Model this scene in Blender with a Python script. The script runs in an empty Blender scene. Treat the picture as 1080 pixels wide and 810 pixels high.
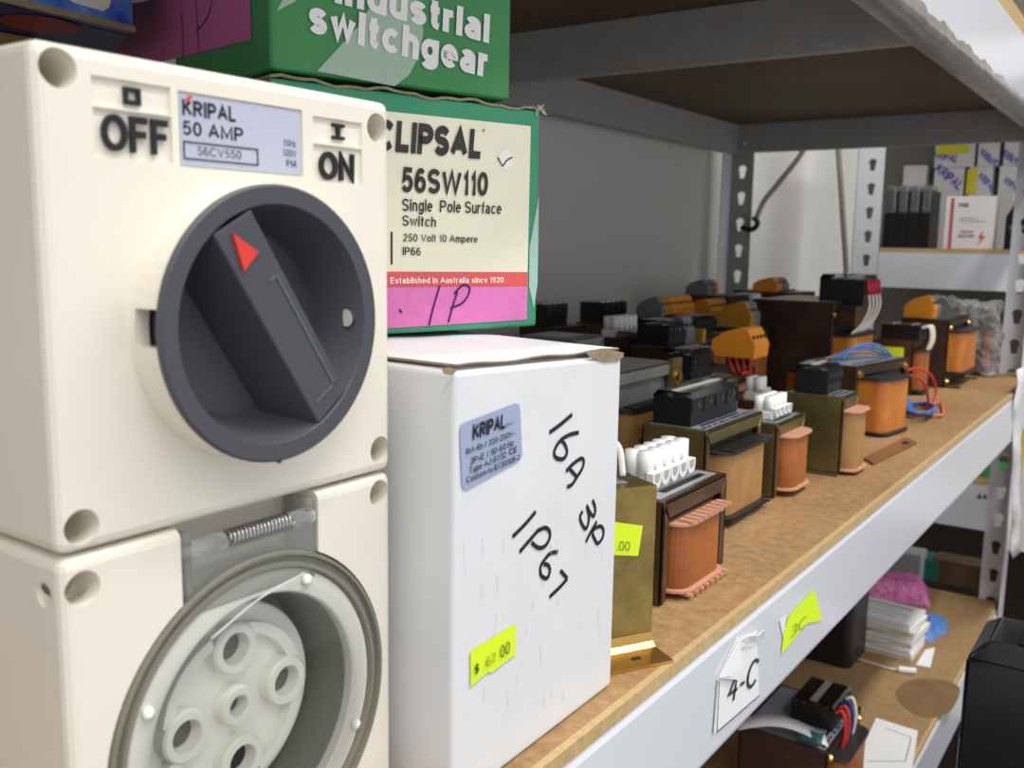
import bpy, bmesh, math, random
from mathutils import Vector, Matrix, noise
random.seed(7)
PI = math.pi
sc = bpy.context.scene
COL = sc.collection
# ------------------------------------------------------------------ camera
YAW, PIT, ROL, FPX = 0.6107341, -0.147272, 0.0152675, 1009.15
CAM = Vector((0, 0, 0.160))
_f = Vector((-math.sin(YAW)*math.cos(PIT), math.cos(YAW)*math.cos(PIT), math.sin(PIT)))
_r = _f.cross(Vector((0, 0, 1))).normalized(); _u = _r.cross(_f)
_r2 = _r*math.cos(ROL)+_u*math.sin(ROL); _u2 = -_r*math.sin(ROL)+_u*math.cos(ROL)
cam = bpy.data.cameras.new('camera'); camo = bpy.data.objects.new('camera', cam); COL.objects.link(camo)
camo.matrix_world = Matrix(((_r2.x, _u2.x, -_f.x, CAM.x), (_r2.y, _u2.y, -_f.y, CAM.y), (_r2.z, _u2.z, -_f.z, CAM.z), (0, 0, 0, 1)))
cam.sensor_width = 36; cam.lens = 36*FPX/1080; cam.clip_start = 0.01
cam.dof.use_dof = True; cam.dof.focus_distance = 0.36; cam.dof.aperture_fstop = 22
sc.camera = camo
# ------------------------------------------------------------------ world, lights, exposure
w = bpy.data.worlds.new('world'); sc.world = w; w.use_nodes = True
w.node_tree.nodes['Background'].inputs[0].default_value = (0.93, 0.96, 1.0, 1)
w.node_tree.nodes['Background'].inputs[1].default_value = 0.62
def area(name, loc, sx, sy, power, col=(1, 0.97, 0.93), rot=(0, 0, 0)):
    l = bpy.data.lights.new(name, 'AREA'); l.shape = 'RECTANGLE'; l.size = sx; l.size_y = sy; l.energy = power; l.color = col
    o = bpy.data.objects.new(name, l); COL.objects.link(o); o.location = loc; o.rotation_euler = rot; return o
area('aisle_tube_light', (0.42, 0.9, 1.55), 0.10, 2.6, 23)
area('far_tube_light', (-0.1, 2.6, 1.7), 0.9, 0.12, 10)
area('near_tube_light', (0.9, -0.7, 1.5), 0.12, 1.6, 10)
vs = sc.view_settings
vs.view_transform = 'Standard'; vs.look = 'None'; vs.gamma = 1; vs.exposure = 0.45; vs.use_curve_mapping = False

# ------------------------------------------------------------------ helpers
def pray(x, y):
    return _r2*((x-540)/FPX) - _u2*((y-405)/FPX) + _f
def on(x, y, P0, n):
    d = pray(x, y); P0 = Vector(P0); n = Vector(n)
    return CAM + d*((P0-CAM).dot(n)/d.dot(n))
def onz(x, y, z=0.): return on(x, y, (0, 0, z), (0, 0, 1))
def onx(x, y, X): return on(x, y, (X, 0, 0), (1, 0, 0))
def ony(x, y, Y): return on(x, y, (0, Y, 0), (0, 1, 0))
def lin(c):
    c = c/255.
    return c/12.92 if c <= .04045 else ((c+.055)/1.055)**2.4
MATS = {}
def mat(name, rgb, rough=.5, metal=0., var=0., vscale=60., bump=0., bscale=200., emit=0, trans=0., ior=1.45, alpha=1., spec=None, rgb2=None, coat=0.):
    if name in MATS: return MATS[name]
    m = bpy.data.materials.new(name); m.use_nodes = True; nt = m.node_tree; b = nt.nodes['Principled BSDF']
    c = tuple(lin(v) for v in rgb)+(1,)
    b.inputs['Base Color'].default_value = c; b.inputs['Roughness'].default_value = rough; b.inputs['Metallic'].default_value = metal
    if spec is not None: b.inputs['Specular IOR Level'].default_value = spec
    if coat: b.inputs['Coat Weight'].default_value = coat
    b.inputs['Transmission Weight'].default_value = trans; b.inputs['IOR'].default_value = ior; b.inputs['Alpha'].default_value = alpha
    tc = nt.nodes.new('ShaderNodeTexCoord')
    if var or rgb2:
        n = nt.nodes.new('ShaderNodeTexNoise'); n.inputs['Scale'].default_value = vscale; n.inputs['Detail'].default_value = 6; n.inputs['Roughness'].default_value = .65
        nt.links.new(tc.outputs['Object'], n.inputs['Vector'])
        r = nt.nodes.new('ShaderNodeValToRGB')
        lo = tuple(v*(1-var) for v in c[:3])+(1,); hi = tuple(min(1, v*(1+var)) for v in c[:3])+(1,)
        if rgb2: hi = tuple(lin(v) for v in rgb2)+(1,)
        r.color_ramp.elements[0].position = .35; r.color_ramp.elements[1].position = .65
        r.color_ramp.elements[0].color = lo; r.color_ramp.elements[1].color = hi
        nt.links.new(n.outputs['Fac'], r.inputs['Fac']); nt.links.new(r.outputs['Color'], b.inputs['Base Color'])
    if bump:
        n2 = nt.nodes.new('ShaderNodeTexNoise'); n2.inputs['Scale'].default_value = bscale; n2.inputs['Detail'].default_value = 4
        nt.links.new(tc.outputs['Object'], n2.inputs['Vector'])
        bp = nt.nodes.new('ShaderNodeBump'); bp.inputs['Strength'].default_value = bump; bp.inputs['Distance'].default_value = .001
        nt.links.new(n2.outputs['Fac'], bp.inputs['Height']); nt.links.new(bp.outputs['Normal'], b.inputs['Normal'])
    MATS[name] = m; return m
cream = mat('cream_plastic', (236, 229, 214), .38, var=.02, vscale=25, bump=.03, bscale=900)
cream2 = mat('socket_insert_plastic', (238, 238, 228), .4)
knobm = mat('grey_knob_plastic', (72, 74, 80), .42, bump=.05, bscale=2500)
red = mat('red_paint', (225, 60, 50), .45)
inkm = mat('black_ink', (28, 28, 32), .5)
grink = mat('grey_ink', (92, 94, 102), .5)
dark = mat('dark_void', (30, 29, 27), .7)
silverlab = mat('silver_label', (184, 188, 206), .35, var=.03, vscale=20)
bluelab = mat('pale_blue_sticker', (160, 172, 200), .4)
clear = None
def clearmat(name, tint, mixf, rough=.05):
    m = bpy.data.materials.new(name); m.use_nodes = True; nt = m.node_tree; nt.nodes.clear()
    out = nt.nodes.new('ShaderNodeOutputMaterial'); t = nt.nodes.new('ShaderNodeBsdfTransparent'); g = nt.nodes.new('ShaderNodeBsdfPrincipled') if mixf > .05 else nt.nodes.new('ShaderNodeBsdfGlossy')
    g.inputs[0].default_value = tint+(1,); g.inputs['Roughness'].default_value = rough
    t.inputs['Color'].default_value = tuple(.6+.4*v for v in tint)+(1,)
    fr = nt.nodes.new('ShaderNodeFresnel'); fr.inputs['IOR'].default_value = 1.35 if mixf > .02 else 1.12
    mm = nt.nodes.new('ShaderNodeMath'); mm.operation = 'ADD'; mm.inputs[1].default_value = mixf
    nt.links.new(fr.outputs[0], mm.inputs[0]); mx = nt.nodes.new('ShaderNodeMixShader')
    nt.links.new(mm.outputs[0], mx.inputs[0]); nt.links.new(t.outputs[0], mx.inputs[1]); nt.links.new(g.outputs[0], mx.inputs[2]); nt.links.new(mx.outputs[0], out.inputs[0])
    return m
clear = clearmat('clear_plastic', (.75, .75, .72), .10)
smoke = clearmat('smoky_clear_plastic', (.34, .34, .32), .14, .10)
bagm = clearmat('crumpled_clear_film', (.9, .9, .9), .15, .10)
steel = mat('spring_steel', (190, 190, 190), .25, 1)
brass = mat('brass_screw', (222, 186, 110), .28, 1)
olive = mat('olive_passivated_steel', (112, 103, 66), .36, .75, rgb2=(138, 126, 84), vscale=35)
darkbr = mat('dark_brown_steel', (62, 46, 36), .45, .35, rgb2=(78, 56, 44), vscale=30)
redbr = mat('red_brown_steel', (90, 66, 48), .38, .6, rgb2=(112, 86, 60), vscale=30)
gold = mat('gold_passivated_steel', (128, 112, 66), .3, .85, rgb2=(168, 140, 80), vscale=45, bump=.1, bscale=200)
greyst = mat('grey_lamination_steel', (134, 134, 130), .5, .1, var=.12, vscale=90)
coreM = mat('dark_lamination_steel', (66, 62, 54), .5, .5, var=.15, vscale=120)
orange = mat('orange_winding_tape', (212, 136, 56), .4, rgb2=(188, 110, 44), vscale=40, bump=.1, bscale=150)
rust = mat('rust_winding_tape', (174, 104, 48), .4, rgb2=(148, 82, 36), vscale=50, bump=.1, bscale=150)
tan = mat('tan_winding_paper', (180, 138, 84), .5, rgb2=(160, 118, 68), vscale=60, bump=.1, bscale=150)
pink = mat('salmon_bobbin_plastic', (206, 152, 124), .45)
blk = mat('black_plastic', (26, 26, 28), .35)
blk2 = mat('black_bobbin_plastic', (42, 42, 44), .4)
whitep = mat('white_nylon', (240, 240, 238), .4)
dorange = mat('orange_terminal_plastic', (236, 148, 40), .4)
dgrey = mat('grey_terminal_plastic', (120, 122, 120), .45)
chip = mat('bare_brown_board', (150, 130, 104), .85, var=.2, vscale=300, bump=.3, bscale=500)
neon = mat('neon_yellow_paper', (222, 248, 40), .7)
toplab = mat('grey_blue_rating_label', (128, 134, 150), .4, var=.15, vscale=200)
whitecard = mat('white_coated_card', (226, 227, 229), .45, var=.025, vscale=25, bump=.12, bscale=60)
green = mat('green_print_card', (58, 148, 108), .42, var=.05, vscale=40)
green2 = mat('deep_green_print_card', (64, 140, 78), .38, var=.05, vscale=40)
pale = mat('pale_teal_print', (160, 200, 184), .42)
pale2 = mat('pale_green_grey_print', (168, 192, 172), .4)
creamlab = mat('ivory_label', (238, 234, 208), .5, var=.03, vscale=30)
redlab = mat('coral_red_print', (226, 92, 86), .5)
pinklab = mat('pink_label_print', (222, 120, 186), .5, var=.06, vscale=200)
pinkside = mat('dusky_pink_label', (190, 100, 150), .5)
purpleink = mat('purple_marker_ink', (62, 24, 90), .4)
whiteink = mat('white_ink', (244, 240, 238), .5)
blueprint = mat('blue_print_card', (52, 84, 190), .4, rgb2=(120, 160, 230), vscale=60)
beamw = mat('white_enamel', (222, 224, 230), .22, var=.01, vscale=10)
beamg = mat('shaded_white_enamel', (160, 158, 156), .5, var=.06, vscale=60)  # white enamel greyed in colour for rack faces out of the aisle light
paperm = mat('white_paper', (236, 236, 236), .7)
wallm = mat('painted_wall', (214, 213, 208), .55, var=.02, vscale=6)
redwire = mat('red_wire', (205, 50, 40), .4); bluewire = mat('blue_wire', (70, 120, 190), .4); whitewire = mat('white_wire', (228, 220, 205), .4)
def woodmat(name, a, b, vs_):
    m = bpy.data.materials.new(name); m.use_nodes = True; nt = m.node_tree; bs = nt.nodes['Principled BSDF']
    tc = nt.nodes.new('ShaderNodeTexCoord'); n = nt.nodes.new('ShaderNodeTexNoise'); n.inputs['Scale'].default_value = vs_; n.inputs['Detail'].default_value = 10; n.inputs['Roughness'].default_value = .7
    n3 = nt.nodes.new('ShaderNodeTexNoise'); n3.inputs['Scale'].default_value = 7; n3.inputs['Detail'].default_value = 3
    nt.links.new(tc.outputs['Object'], n.inputs['Vector']); nt.links.new(tc.outputs['Object'], n3.inputs['Vector'])
    ad = nt.nodes.new('ShaderNodeMath'); ad.operation = 'MULTIPLY_ADD'; ad.inputs[1].default_value = .5
    nt.links.new(n3.outputs['Fac'], ad.inputs[0]); nt.links.new(n.outputs['Fac'], ad.inputs[2])
    r = nt.nodes.new('ShaderNodeValToRGB'); r.color_ramp.elements[0].position = .55; r.color_ramp.elements[1].position = .95
    r.color_ramp.elements[0].color = tuple(lin(v) for v in a)+(1,); r.color_ramp.elements[1].color = tuple(lin(v) for v in b)+(1,)
    nt.links.new(ad.outputs[0], r.inputs['Fac']); nt.links.new(r.outputs['Color'], bs.inputs['Base Color']); bs.inputs['Roughness'].default_value = .62
    bp = nt.nodes.new('ShaderNodeBump'); bp.inputs['Strength'].default_value = .15; bp.inputs['Distance'].default_value = .0005
    nt.links.new(n.outputs['Fac'], bp.inputs['Height']); nt.links.new(bp.outputs['Normal'], bs.inputs['Normal'])
    return m
board = woodmat('hardboard_top', (136, 102, 64), (182, 146, 100), 160)
edgem = woodmat('pale_board_edge', (180, 150, 102), (206, 178, 130), 260)

def link(name, me, m=None, parent=None):
    o = bpy.data.objects.new(name, me); COL.objects.link(o)
    if m is not None:
        if isinstance(m, (list, tuple)):
            for x in m: me.materials.append(x)
        else: me.materials.append(m)
    if parent is not None: o.parent = parent
    return o
def bobj(name, bm, m=None, parent=None, smooth=False, bevel=0., seg=2, angle=30):
    bmesh.ops.recalc_face_normals(bm, faces=bm.faces)
    me = bpy.data.meshes.new(name); bm.to_mesh(me); bm.free()
    if smooth:
        for p in me.polygons: p.use_smooth = True
    o = link(name, me, m, parent)
    if bevel:
        md = o.modifiers.new('bevel', 'BEVEL'); md.width = bevel; md.segments = seg; md.limit_method = 'ANGLE'; md.angle_limit = math.radians(angle)
    return o
def empty(name, loc, label, cat, group=None, rz=0):
    o = bpy.data.objects.new(name, None); COL.objects.link(o); o.location = loc; o.rotation_euler = (0, 0, rz); o.empty_display_size = .02
    o['label'] = label; o['category'] = cat
    if group: o['group'] = group
    return o
def tag(o, label, cat, group=None):
    o['label'] = label; o['category'] = cat
    if group: o['group'] = group
    return o
def structure(o): o['kind'] = 'structure'; return o
def box(bm, a, b, mtx=None):
    vs_ = [bm.verts.new((x, y, z)) for x in (a[0], b[0]) for y in (a[1], b[1]) for z in (a[2], b[2])]
    if mtx is not None:
        for v in vs_: v.co = mtx @ v.co
    for q in ((0, 1, 3, 2), (4, 6, 7, 5), (0, 4, 5, 1), (2, 3, 7, 6), (0, 2, 6, 4), (1, 5, 7, 3)): bm.faces.new([vs_[i] for i in q])
def bx(name, a, b, m, parent=None, bevel=0., seg=2):
    bm = bmesh.new(); box(bm, a, b); return bobj(name, bm, m, parent, bevel=bevel, seg=seg)
def cyl(bm, p0, p1, r0, r1=None, n=24, cap=True):
    p0 = Vector(p0); p1 = Vector(p1); r1 = r0 if r1 is None else r1
    d = (p1-p0).normalized(); a = d.orthogonal().normalized(); b = d.cross(a)
    A = [bm.verts.new(p0+(a*math.cos(2*PI*i/n)+b*math.sin(2*PI*i/n))*r0) for i in range(n)]
    B = [bm.verts.new(p1+(a*math.cos(2*PI*i/n)+b*math.sin(2*PI*i/n))*r1) for i in range(n)]
    for i in range(n): bm.faces.new((A[i], A[(i+1) % n], B[(i+1) % n], B[i]))
    if cap: bm.faces.new(A[::-1]); bm.faces.new(B)
def lathe(bm, c, prof, n=64, close=True):
    """rings about an axis along +X through c; prof = [(x offset, radius)]"""
    rings = []
    for (x, r) in prof:
        rings.append([bm.verts.new((c[0]+x, c[1]+r*math.cos(2*PI*i/n), c[2]+r*math.sin(2*PI*i/n))) for i in range(n)])
    for k in range(len(rings)-1+(1 if close else 0)):
        A = rings[k]; B = rings[(k+1) % len(rings)]
        for i in range(n): bm.faces.new((A[i], A[(i+1) % n], B[(i+1) % n], B[i]))
def prism(bm, pts, ext):
    """pts list of Vectors (planar), extruded by vector ext"""
    A = [bm.verts.new(Vector(p)) for p in pts]; B = [bm.verts.new(Vector(p)+Vector(ext)) for p in pts]; n = len(pts)
    bm.faces.new(A[::-1]); bm.faces.new(B)
    for i in range(n): bm.faces.new((A[i], A[(i+1) % n], B[(i+1) % n], B[i]))
def catmull(P, k=8):
    P = [Vector(p) for p in P]
    if len(P) < 3: return P
    Q = [P[0]*2-P[1]]+P+[P[-1]*2-P[-2]]; out = []
    for i in range(1, len(Q)-2):
        a, b, c, d = Q[i-1:i+3]
        for j in range(k):
            t = j/k; out.append(.5*((2*b)+(c-a)*t+(2*a-5*b+4*c-d)*t*t+(3*b-a-3*c+d)*t**3))
    out.append(P[-1]); return out
def tube(bm, P, r, n=8, k=8, sm=True):
    P = catmull(P, k) if sm else [Vector(p) for p in P]; prev = None; a = None
    for i, p in enumerate(P):
        d = (P[min(i+1, len(P)-1)]-P[max(i-1, 0)]).normalized()
        if a is None: a = d.orthogonal().normalized()
        else: a = (a-d*a.dot(d)).normalized()
        b = d.cross(a)
        R_ = [bm.verts.new(p+(a*math.cos(2*PI*j/n)+b*math.sin(2*PI*j/n))*r) for j in range(n)]
        if prev:
            for j in range(n): bm.faces.new((prev[j], prev[(j+1) % n], R_[(j+1) % n], R_[j]))
        else: bm.faces.new(R_[::-1])
        prev = R_
    bm.faces.new(prev)
def wire(name, P, r, m, parent=None, k=8):
    bm = bmesh.new(); tube(bm, P, r, k=k); return bobj(name, bm, m, parent, smooth=True)
def wwire(name, P, r, m, parent, k=8): return attach(wire(name, P, r, m, None, k), parent)
def bake(o):
    dg = bpy.context.evaluated_depsgraph_get(); me = bpy.data.meshes.new_from_object(o.evaluated_get(dg)); old = o.data
    o.modifiers.clear(); o.data = me; me.name = old.name; return o
def cut(o, cutters):
    """subtract bmesh cutters, bake"""
    tmp = []
    for c in cutters:
        t = bobj('cutter', c); tmp.append(t); md = o.modifiers.new('b', 'BOOLEAN'); md.operation = 'DIFFERENCE'; md.object = t; md.solver = 'EXACT'
    bpy.context.view_layer.update(); bake(o)
    for t in tmp: bpy.data.objects.remove(t, do_unlink=True)
    return o
# a small stroke typeface of our own: centre lines in units of the cap height, drawn as ribbons
def _a(cx, cy, rx, ry, a0, a1, n=10):
    return [(cx+rx*math.cos(math.radians(a0+(a1-a0)*i/n)), cy+ry*math.sin(math.radians(a0+(a1-a0)*i/n))) for i in range(n+1)]
_X = .70
def _S(w, h, n=7):
    r = h/4
    return _a(w/2, h-r, w/2, r, 20, 180, n)[:-1]+_a(w/2, h-r, w/2, r, 180, 250, 3)+_a(w/2, r, w/2, r, 70, 0, 3)+_a(w/2, r, w/2, r, 0, -160, n)[1:]
GL = {
 'A': (.66, [[(0, 0), (.33, 1), (.66, 0)], [(.12, .34), (.54, .34)]]), 'B': (.56, [[(0, 0), (0, 1), (.3, 1)]+_a(.32, .76, .22, .24, 90, -90)+[(0, .52)], [(.3, .52)]+_a(.32, .26, .24, .26, 90, -90)+[(0, 0)]]),
 'C': (.66, [_a(.35, .5, .35, .5, 42, 318, 20)]), 'E': (.5, [[(.5, 0), (0, 0), (0, 1), (.5, 1)], [(0, .52), (.45, .52)]]), 'F': (.5, [[(0, 0), (0, 1), (.5, 1)], [(0, .52), (.43, .52)]]),
 'H': (.58, [[(0, 0), (0, 1)], [(.58, 0), (.58, 1)], [(0, .52), (.58, .52)]]), 'I': (.0, [[(0, 0), (0, 1)]]), 'J': (.4, [[(.4, 1), (.4, .25)]+_a(.2, .22, .2, .22, 0, -180)]),
 'K': (.58, [[(0, 0), (0, 1)], [(.56, 1), (0, .38)], [(.2, .60), (.6, 0)]]), 'L': (.46, [[(0, 1), (0, 0), (.46, 0)]]), 'M': (.72, [[(0, 0), (0, 1), (.36, .1), (.72, 1), (.72, 0)]]),
 'N': (.58, [[(0, 0), (0, 1), (.58, 0), (.58, 1)]]), 'O': (.70, [_a(.35, .5, .35, .5, 0, 360, 24)]), 'P': (.54, [[(0, 0), (0, 1), (.28, 1)]+_a(.28, .73, .26, .27, 90, -90)+[(0, .46)]]),
 'R': (.58, [[(0, 0), (0, 1), (.3, 1)]+_a(.3, .75, .25, .25, 90, -90)+[(0, .5)], [(.28, .5), (.56, 0)]]), 'S': (.54, [_S(.54, 1)]), 'T': (.54, [[(0, 1), (.54, 1)], [(.27, 1), (.27, 0)]]),
 'V': (.62, [[(0, 1), (.31, 0), (.62, 1)]]), 'W': (.92, [[(0, 1), (.22, 0), (.46, 1), (.70, 0), (.92, 1)]]), 'Y': (.6, [[(0, 1), (.3, .48), (.6, 1)], [(.3, .48), (.3, 0)]]),
 '0': (.48, [_a(.24, .5, .24, .5, 0, 360, 20)]), '1': (.22, [[(0, .74), (.1, .78), (.22, 1), (.22, 0)]]), '2': (.46, [_a(.23, .74, .23, .26, 165, -20, 10)+[(.36, .46), (0, 0), (.46, 0)]]),
 '3': (.46, [_a(.23, .75, .21, .25, 160, -90, 10)+[(.16, .50)], _a(.23, .26, .23, .26, 90, -160, 10)]), '4': (.5, [[(.38, 0), (.38, 1), (0, .30), (.5, .30)]]),
 '5': (.46, [[(.42, 1), (.08, 1), (.02, .50)]+_a(.22, .32, .24, .31, 125, -155, 12)]), '6': (.47, [_a(.24, .5, .24, .5, 50, 180, 8)+[(0, .32)]+_a(.235, .30, .235, .30, 180, 540, 16)]),
 '7': (.45, [[(0, 1), (.45, 1), (.14, 0)]]), '8': (.47, [_a(.235, .75, .20, .25, -90, 270, 14), _a(.235, .26, .235, .26, 90, 450, 14)]), '9': (.47, [_a(.23, .5, .24, .5, -130, 0, 8)+[(.47, .68)]+_a(.235, .70, .235, .30, 0, 360, 16)]),
 'a': (.42, [_a(.2, .52, .19, .18, 160, 0, 6)+[(.40, 0)], [(.40, .40)]+_a(.19, .19, .19, .19, 80, 320, 10)+[(.40, .16)]]), 'b': (.44, [[(0, 0), (0, 1)], _a(.22, .35, .22, .35, 0, 360, 16)]),
 'c': (.42, [_a(.22, .35, .22, .35, 42, 318, 14)]), 'd': (.44, [[(.44, 0), (.44, 1)], _a(.22, .35, .22, .35, 0, 360, 16)]), 'e': (.44, [[(.02, .37), (.44, .37)]+_a(.22, .35, .22, .35, 5, 318, 15)]),
 'f': (.26, [_a(.24, .82, .12, .18, 70, 180, 5)+[(.12, 0)], [(0, .68), (.25, .68)]]), 'g': (.44, [[(.44, .70), (.44, -.08)]+_a(.22, -.08, .22, .20, 0, -160, 8), _a(.22, .36, .22, .34, 0, 360, 16)]),
 'h': (.40, [[(0, 0), (0, 1)], [(0, .42)]+_a(.2, .48, .2, .22, 180, 0, 8)+[(.40, 0)]]), 'i': (.0, [[(0, 0), (0, .70)], [(0, .90), (0, 1)]]), 'l': (.0, [[(0, 0), (0, 1)]]),
 'm': (.66, [[(0, 0), (0, .70)], [(0, .46)]+_a(.165, .52, .165, .18, 180, 0, 8)+[(.33, 0)], [(.33, .46)]+_a(.495, .52, .165, .18, 180, 0, 8)+[(.66, 0)]]),
 'n': (.40, [[(0, 0), (0, .70)], [(0, .42)]+_a(.2, .48, .2, .22, 180, 0, 8)+[(.40, 0)]]), 'o': (.46, [_a(.23, .35, .23, .35, 0, 360, 16)]), 'p': (.44, [[(0, -.28), (0, .70)], _a(.22, .35, .22, .35, 0, 360, 16)]),
 'r': (.24, [[(0, 0), (0, .70)], [(0, .42)]+_a(.22, .44, .22, .26, 180, 85, 5)]), 's': (.38, [_S(.38, .70, 5)]), 't': (.24, [[(.11, .92), (.11, .14)]+_a(.23, .14, .12, .14, 180, 270, 4), [(0, .68), (.24, .68)]]),
 'u': (.40, [[(0, .70), (0, .22)]+_a(.2, .22, .2, .22, 180, 360, 8)+[(.40, .22)], [(.40, .70), (.40, 0)]]), 'v': (.4, [[(0, .7), (.2, 0), (.4, .7)]]), 'w': (.6, [[(0, .7), (.15, 0), (.3, .7), (.45, 0), (.6, .7)]]),
 'y': (.42, [[(0, .70), (.21, .02)], [(.42, .70), (.18, -.16), (.04, -.26)]]), 'z': (.38, [[(0, .68), (.38, .68), (0, 0), (.38, 0)]]),
 '+': (.44, [[(0, .38), (.44, .38)], [(.22, .16), (.22, .60)]]), '-': (.24, [[(0, .38), (.24, .38)]]), '/': (.3, [[(0, -.05), (.3, 1.05)]]), '~': (.4, [[(0, .36), (.1, .44), (.3, .32), (.4, .40)]]),
 '.': (.0, [[(0, 0), (0, .10)]]), '&': (.5, [[(.5, 0), (.1, .7)]+_a(.24, .8, .15, .2, 200, -30, 8)+[(.05, .4)]+_a(.22, .22, .2, .22, 160, 340, 8)]), '$': (.46, [_S(.46, .9), [(.23, -.08), (.23, 1.0)]]), ' ': (.26, [])}
def glyph_mesh(s, t=.14, gap=.10):
    bm = bmesh.new(); x = 0.; ws = 1+max(0, t-.14)*2.6; gap = gap-max(0, t-.14)*.15
    cnt = [0]
    def ribbon(P):
        zz = (cnt[0] % 4)*2.5e-5; cnt[0] += 1
        n = len(P)
        closed = n > 3 and (Vector(P[0])-Vector(P[-1])).length < 1e-4
        Q = [Vector((p[0], p[1], zz)) for p in P]
        if closed: Q = Q[:-1]; n -= 1
        rows = []
        for i in range(n):
            a = Q[i]-Q[i-1] if (i > 0 or closed) else Q[1]-Q[0]
            b = Q[(i+1) % n]-Q[i] if (i < n-1 or closed) else Q[i]-Q[i-1]
            if a.length < 1e-6: a = b
            if b.length < 1e-6: b = a
            a.normalize(); b.normalize(); na = Vector((-a.y, a.x, 0)); nb = Vector((-b.y, b.x, 0)); m = na+nb
            if m.length < .3: m = nb*1.
            m.normalize(); k = min(1/max(.2, m.dot(nb)), 1.9)
            rows.append((bm.verts.new(Q[i]+m*t*.5*k), bm.verts.new(Q[i]-m*t*.5*k)))
        for i in range(n if closed else n-1):
            r0 = rows[i]; r1 = rows[(i+1) % n]
            bm.faces.new((r0[0], r0[1], r1[1], r1[0]))
    for ch in s:
        w_, paths = GL[ch]; t2 = t/2; w_ *= ws
        for P in paths:
            cap_ext = []
            Q = [(x+t2+px_*ws*(1 if w_ == 0 else max(.2, (w_-t*.45)/w_)), t2+py_*(1-t)) for px_, py_ in P]
            # butt caps reach the outline at open ends
            if (Vector(Q[0])-Vector(Q[-1])).length > 1e-4 and len(Q) >= 2:
                for e, f in ((0, 1), (-1, -2)):
                    d = Vector(Q[e])-Vector(Q[f]); d.normalize()
                    if abs(d.x) > .97 or abs(d.y) > .97: q = Vector(Q[e])+d*t2*(1 if abs(d.y) > .97 else .6); Q[e] = (q.x, q.y)
            ribbon(Q)
        x += (w_+t*.55 if w_ else t)+gap if ch != ' ' else w_+gap*.5
    me = bpy.data.meshes.new('glyphs'); bm.to_mesh(me); bm.free(); return me
def text(name, s, BL, BR, TL, m, parent=None, bold=0., lift=.00015, space=1.0):
    me = glyph_mesh(s, .13+bold*2.4)
    xs = [v.co.x for v in me.vertices]; x0, x1 = min(xs), max(xs)
    BL = Vector(BL); U = Vector(BR)-BL; V = Vector(TL)-BL; N = U.cross(V).normalized()
    if (CAM-BL).dot(N) < 0: N = -N
    for v in me.vertices:
        a = (v.co.x-x0)/(x1-x0); b = v.co.y
        v.co = BL+U*a+V*b+N*(lift+v.co.z)
    me.name = name
    o = link(name, me, m)
    if parent: attach(o, parent)
    return o
def attach(o, parent):
    bpy.context.view_layer.update()
    o.parent = parent; o.matrix_parent_inverse = parent.matrix_world.inverted(); return o
def poly(name, pts, m, parent=None, lift=.0001, nrm=None, thick=0.):
    P = [Vector(p) for p in pts]; N = nrm if nrm is not None else (P[1]-P[0]).cross(P[2]-P[1]).normalized()
    if (CAM-P[0]).dot(N) < 0: N = -N
    bm = bmesh.new()
    if thick: prism(bm, [p+N*lift for p in P], N*thick)
    else: bm.faces.new([bm.verts.new(p+N*lift) for p in P])
    me = bpy.data.meshes.new(name); bmesh.ops.recalc_face_normals(bm, faces=bm.faces); bm.to_mesh(me); bm.free(); o = link(name, me, m)
    if parent: attach(o, parent)
    return o
def strokes(name, lines, P0, n, wid, m, parent=None, lift=.0003, k=6):
    """marker strokes: pixel polylines laid on a real plane as flat ribbons"""
    bm = bmesh.new(); n = Vector(n).normalized()
    for L in lines:
        P = catmull([on(x, y, P0, n)+n*lift for x, y in L], k)
        pr_ = None
        for i, p in enumerate(P):
            d = (P[min(i+1, len(P)-1)]-P[max(i-1, 0)]).normalized(); s = d.cross(n)*wid*.5
            q = (bm.verts.new(p+s), bm.verts.new(p-s))
            if pr_: bm.faces.new((pr_[0], pr_[1], q[1], q[0]))
            pr_ = q
    me = bpy.data.meshes.new(name); bm.to_mesh(me); bm.free(); o = link(name, me, m)
    if parent: attach(o, parent)
    return o

# ------------------------------------------------------------------ structure: walls, floor
structure(bx('floor', (-.7, -1.2, -1.02), (1.6, 3.2, -1.0), mat('concrete_floor', (120, 118, 114), .6, var=.1, vscale=8)))
structure(bx('wall_left', (-.66, -1.2, -1.0), (-.60, 3.2, 2.2), wallm))
structure(bx('wall_far', (-.6, 3.1, -1.0), (1.6, 3.16, 2.2), wallm))

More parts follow.
